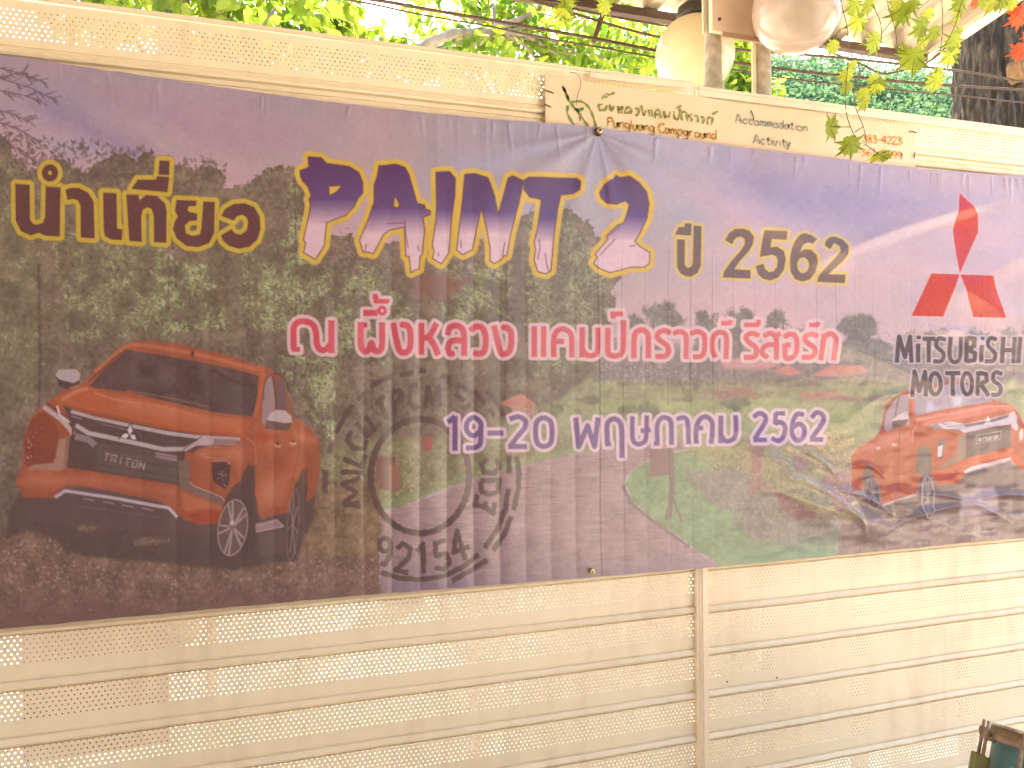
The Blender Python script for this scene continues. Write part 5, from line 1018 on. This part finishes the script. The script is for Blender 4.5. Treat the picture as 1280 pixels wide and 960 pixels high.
for k in range(2): b.tube([p+Vector((.005*k, .004*k, 0)) for p in P_], .0075, 6)
o = b.build('cable_hanger', M_dark, None, True); o.data.transform(Matrix.Translation(-P_[0])); o.location = P_[0]; tag(o, 'short black strap holding the cables up beneath the roof edge', 'cable hanger')

# ---------------------------------------------------------------- artificial leaf garlands
def maple():
    tips = [(0, 1.0), (.38, .70), (.92, .62), (.70, .22), (.88, -.18), (.36, -.30)]
    ins = [(.16, .58), (.42, .50), (.52, .34), (.46, .08), (.40, -.16), (.10, -.36)]
    half = []
    for t_, i_ in zip(tips, ins): half += [t_, i_]
    full = half+[(0, -.30)]+[(-x, y) for x, y in half[::-1] if x > 0]
    V = [(0, 0, 0)]+[(x*.5, y*.5, -.10*(x*x)-.06*y*y) for x, y in full]
    n = len(full); F = [(0, 1+(k+1) % n, 1+k) for k in range(n)]
    return V, F
mv, mf = maple(); ME = {}
def gmat(name, cA, cB, vein, trans):
    g = N(name); oi = g.n('ObjectInfo'); tc = g.n('TexCoord'); sp = g.n('SeparateXYZ'); g.l(tc.outputs['Object'], sp.inputs[0])
    c = g.ramp(g.math('FRACT', g.math('ADD', oi.outputs['Random'], g.math('MULTIPLY', g.noise(3.0, 3), .6))), [(0, cA), (1, cB)])
    an = g.math('ABSOLUTE', g.math('SINE', g.math('MULTIPLY', g.math('ARCTAN2', sp.outputs[0], sp.outputs[1]), 3.5))); v = g.math('LESS_THAN', an, .10)
    mx = g.n('MixRGB'); g.l(v, mx.inputs[0]); g.l(c, mx.inputs[1]); mx.inputs[2].default_value = (*vein, 1); g.l(mx.outputs[0], g.b.inputs['Base Color']); g.b.inputs['Roughness'].default_value = .5
    tr = g.n('BsdfTranslucent'); g.l(mx.outputs[0], tr.inputs[0]); ms = g.n('MixShader'); ms.inputs[0].default_value = trans; g.l(g.b.outputs[0], ms.inputs[1]); g.l(tr.outputs[0], ms.inputs[2]); g.l(ms.outputs[0], g.out.inputs[0]); return g.m
M_ivy = gmat('fabric_leaf_green', (.22, .32, .02), (.58, .66, .06), (.10, .12, .02), .5); M_red = gmat('fabric_leaf_red', (.75, .07, .02), (.85, .16, .03), (.5, .05, .02), .5); M_vine = mat('brown_vine', (.12, .075, .03), .6)  # backlit glow put into the green leaf tone as a lighter colour
def leafmesh(m):
    if m.name not in ME:
        me = bpy.data.meshes.new('leaf'); me.from_pydata(mv, [], mf); me.materials.append(m); ME[m.name] = me
    return ME[m.name]
rg = random.Random(12); zg = Z(1000, 0, 4.364)
def garland(vines, lvs, Y, label, m=M_ivy, grp='artificial leaf garlands'):
    f = zg(vines[0][:1])[0]; o = at(f[0], f[1], Y); t = thing('leaf_garland', o, label, 'garland', grp)
    for vn in vines:
        pts = smooth(zg(vn), 5); P_ = [at(x, y, Y+.01*math.sin(k)) for k, (x, y) in enumerate(pts)]; b = MB(); b.tube(P_, .0012, 6); b.build('vine', M_vine, t, True)
    for (x, y, s_, rot, tilt) in lvs:
        p = zg([(x, y)])[0]; yy = Y-rg.uniform(-.03, .02); w3 = at(p[0], p[1], yy); q = bpy.data.objects.new('leaf', leafmesh(m)); COL.objects.link(q); q.parent = t; q.location = w3-o
        sc = s_/4.364*mpp(w3)*1.5; q.scale = (sc, sc, sc); R3 = Matrix(((1, 0, 0), (0, 0, -1), (0, 1, 0))).to_4x4()   # leaf plane faces the viewer
        q.rotation_euler = (Matrix.Rotation(rg.uniform(-.3, .3), 4, 'Z') @ Matrix.Rotation(tilt, 4, 'X') @ Matrix.Rotation(rot, 4, 'Y') @ R3).to_euler()
    return t
PI = math.pi
garland([[(215, -60), (228, 30), (258, 160), (262, 330), (248, 520), (258, 640), (300, 750)], [(258, 150), (215, 165), (190, 215)], [(272, 692), (215, 692), (165, 690)]],
        [(165, 695, 125, 1.4, .2), (275, 775, 135, 2.9, .3), (258, 400, 100, 3.0, .7), (268, 470, 90, 3.3, .8), (325, 105, 130, 3.2, .3), (190, 245, 95, 3.4, .5), (290, 345, 60, 2.9, .6), (300, 15, 130, 3.0, .3), (375, 20, 110, 2.6, .5)], -.22, 'green leaf garland whose dark leaves hang before the left end of phone numbers')
garland([[(385, -60), (400, 30), (440, 130), (430, 250), (300, 440), (290, 470), (305, 590), (345, 690), (362, 780), (345, 792)], [(345, 690), (300, 720)], [(362, 792), (430, 840), (480, 868)]],
        [(420, 850, 100, 2.0, 1.0), (462, 858, 80, 1.7, 1.1), (425, 455, 105, 2.7, .5), (360, 545, 110, 3.4, .5), (345, 500, 80, 2.9, .7), (415, 215, 140, 3.3, .3), (400, 420, 70, 2.4, .6)], -.18, 'green leaf garland ending in one folded leaf over the phone numbers')
garland([[(468, -60), (480, 30), (520, 170), (532, 330), (520, 480), (470, 600)], [(495, 120), (440, 190)], [(530, 260), (600, 300)]],
        [(560, 50, 150, 3.3, .3), (610, 20, 100, 2.5, .5), (620, 300, 160, 3.0, .3), (680, 215, 90, 2.6, .5), (570, 270, 80, 3.8, .5), (530, 10, 80, 2.9, .4), (640, 345, 80, 3.2, .4)], -.12, 'green leaf garland with a thin bare stem trailing across the far wood')
garland([[(780, -60), (640, 60), (655, 110), (690, 130)], [(770, -60), (778, 120), (770, 240), (740, 400)]],
        [(670, 130, 150, 3.0, .3), (735, 165, 100, 2.8, .4), (745, 430, 120, 3.1, .5), (700, 70, 90, 2.6, .5), (755, 380, 70, 3.0, .6)], -.16, 'green leaf garland with a single leaf dangling left of the big trunk')
garland([[(905, -60), (880, 20), (862, 90), (845, 140), (800, 230), (720, 320), (690, 350)]],
        [(845, 215, 130, 3.2, .3), (825, 290, 130, 3.0, .4), (872, 165, 80, 3.3, .5), (875, 5, 110, 3.0, .3), (870, 70, 60, 3.2, .8), (855, 110, 55, 2.9, .8), (1050, 10, 110, 2.2, .6), (1110, -5, 110, 2.8, .5), (1160, 10, 90, 3.3, .5), (1000, -10, 90, 2.6, .5)], -.2, 'green leaf garland nearest the big trunk, its leaves before the roof verge')
garland([[(1215, -60), (1200, 60), (1215, 190), (1205, 300), (1218, 400)]], [(1195, 75, 130, 3.0, .2), (1205, 265, 110, 3.2, .3), (1225, 30, 90, 2.6, .4), (960, 0, 70, 2.8, .5), (1240, 180, 70, 2.8, .5)], -.24, 'red leaf garland hanging at the right edge before the trunk', M_red)
garland([[(-1300, -80), (-1290, -10), (-1280, 40)], [(-1080, -80), (-1068, -10), (-1060, 20)]], [(-1285, 45, 115, 3.0, .3), (-1062, 25, 100, 3.2, .3), (-1270, -10, 90, 2.7, .4), (-1040, -30, 90, 3.2, .4)], -.2, 'short leaf garland peeking in at the top left of the cream globe')

# ---------------------------------------------------------------- hand drum, bottom right
cP = at(1300, 965, -.62); kP = mpp(cP); RP = 54*kP; zt = at(1262, 938, -.62).z+.012
pot = thing('hand_drum', (cP.x, -.62, 0), 'teal drum with brown hoop, tension rods and olive lugs at the bottom right corner', 'drum')
g_teal = mat('teal_paint', (.085, .19, .19), .4, .1, .3, 9); M_rim = mat('brown_rim', (.33, .245, .17), .6, .35, .4, 40, bump=.3); M_lid = mat('bright_lid', (.62, .62, .58), .22, .85, .1); M_olive = mat('olive_sleeve', (.19, .20, .055), .5, .0, .2, 14)
b = MB(); b.lathe([(RP*.7, 0), (RP*.88, .01), (RP*.9, .05), (RP*.9, zt-.035)], (cP.x, -.62, 0), 48); b.build('body', g_teal, pot, True)
b = MB(); b.lathe([(RP*.88, zt-.036), (RP*1.07, zt-.034), (RP*1.09, zt-.028), (RP*1.07, zt-.02), (RP*.98, zt-.018), (RP*.98, zt-.003), (RP*.92, zt-.001)], (cP.x, -.62, 0), 48); b.build('hoop', M_rim, pot, True)
b = MB(); b.lathe([(RP*1.0, zt-.001), (RP*1.0, zt+.003), (RP*.5, zt+.006), (0, zt+.006)], (cP.x, -.62, 0), 48); b.build('drumhead', M_lid, pot, True)
for k in range(8):
    a = math.radians(201+45*k); c = Vector((cP.x+RP*1.17*math.cos(a), -.62+RP*1.17*math.sin(a), 0)); b = MB()
    b.lathe([(.0, zt+.004), (.0035, zt+.003), (.0035, zt-.012), (.0075, zt-.014), (.0085, zt-.02), (.007, zt-.03), (.004, zt-.034), (.004, zt-.075), (.006, zt-.078)], c, 14)
    ang_ = Vector((math.cos(a), math.sin(a), 0)); b.tube([c+Vector((0, 0, zt-.034)), c-ang_*RP*.22+Vector((0, 0, zt-.034))], .006, 8)
    rod = b.build('tension_rod', M_rim, pot, True); b = MB(); b.lathe([(.0, zt-.076), (.0145, zt-.0765), (.0155, zt-.08), (.0155, zt-.2), (.012, zt-.205), (.0, zt-.205)], c, 20); b.build('lug', M_olive, rod, True)

_vd = (Vector((cP.x, -.62, zt))-Vector(CAMP)); _ax = Vector((_vd.x, _vd.y, 0)).normalized()          # leans back, away from the viewer, and a little to the right
_q = Matrix.Rotation(math.radians(20), 4, Vector((0, 0, 1)).cross(_ax)) ; _q = Matrix.Rotation(math.radians(9), 4, _ax) @ _q
pot.rotation_euler = _q.to_euler(); pot.location = Vector((cP.x, -.62, zt))-(_q @ Vector((0, 0, zt)))
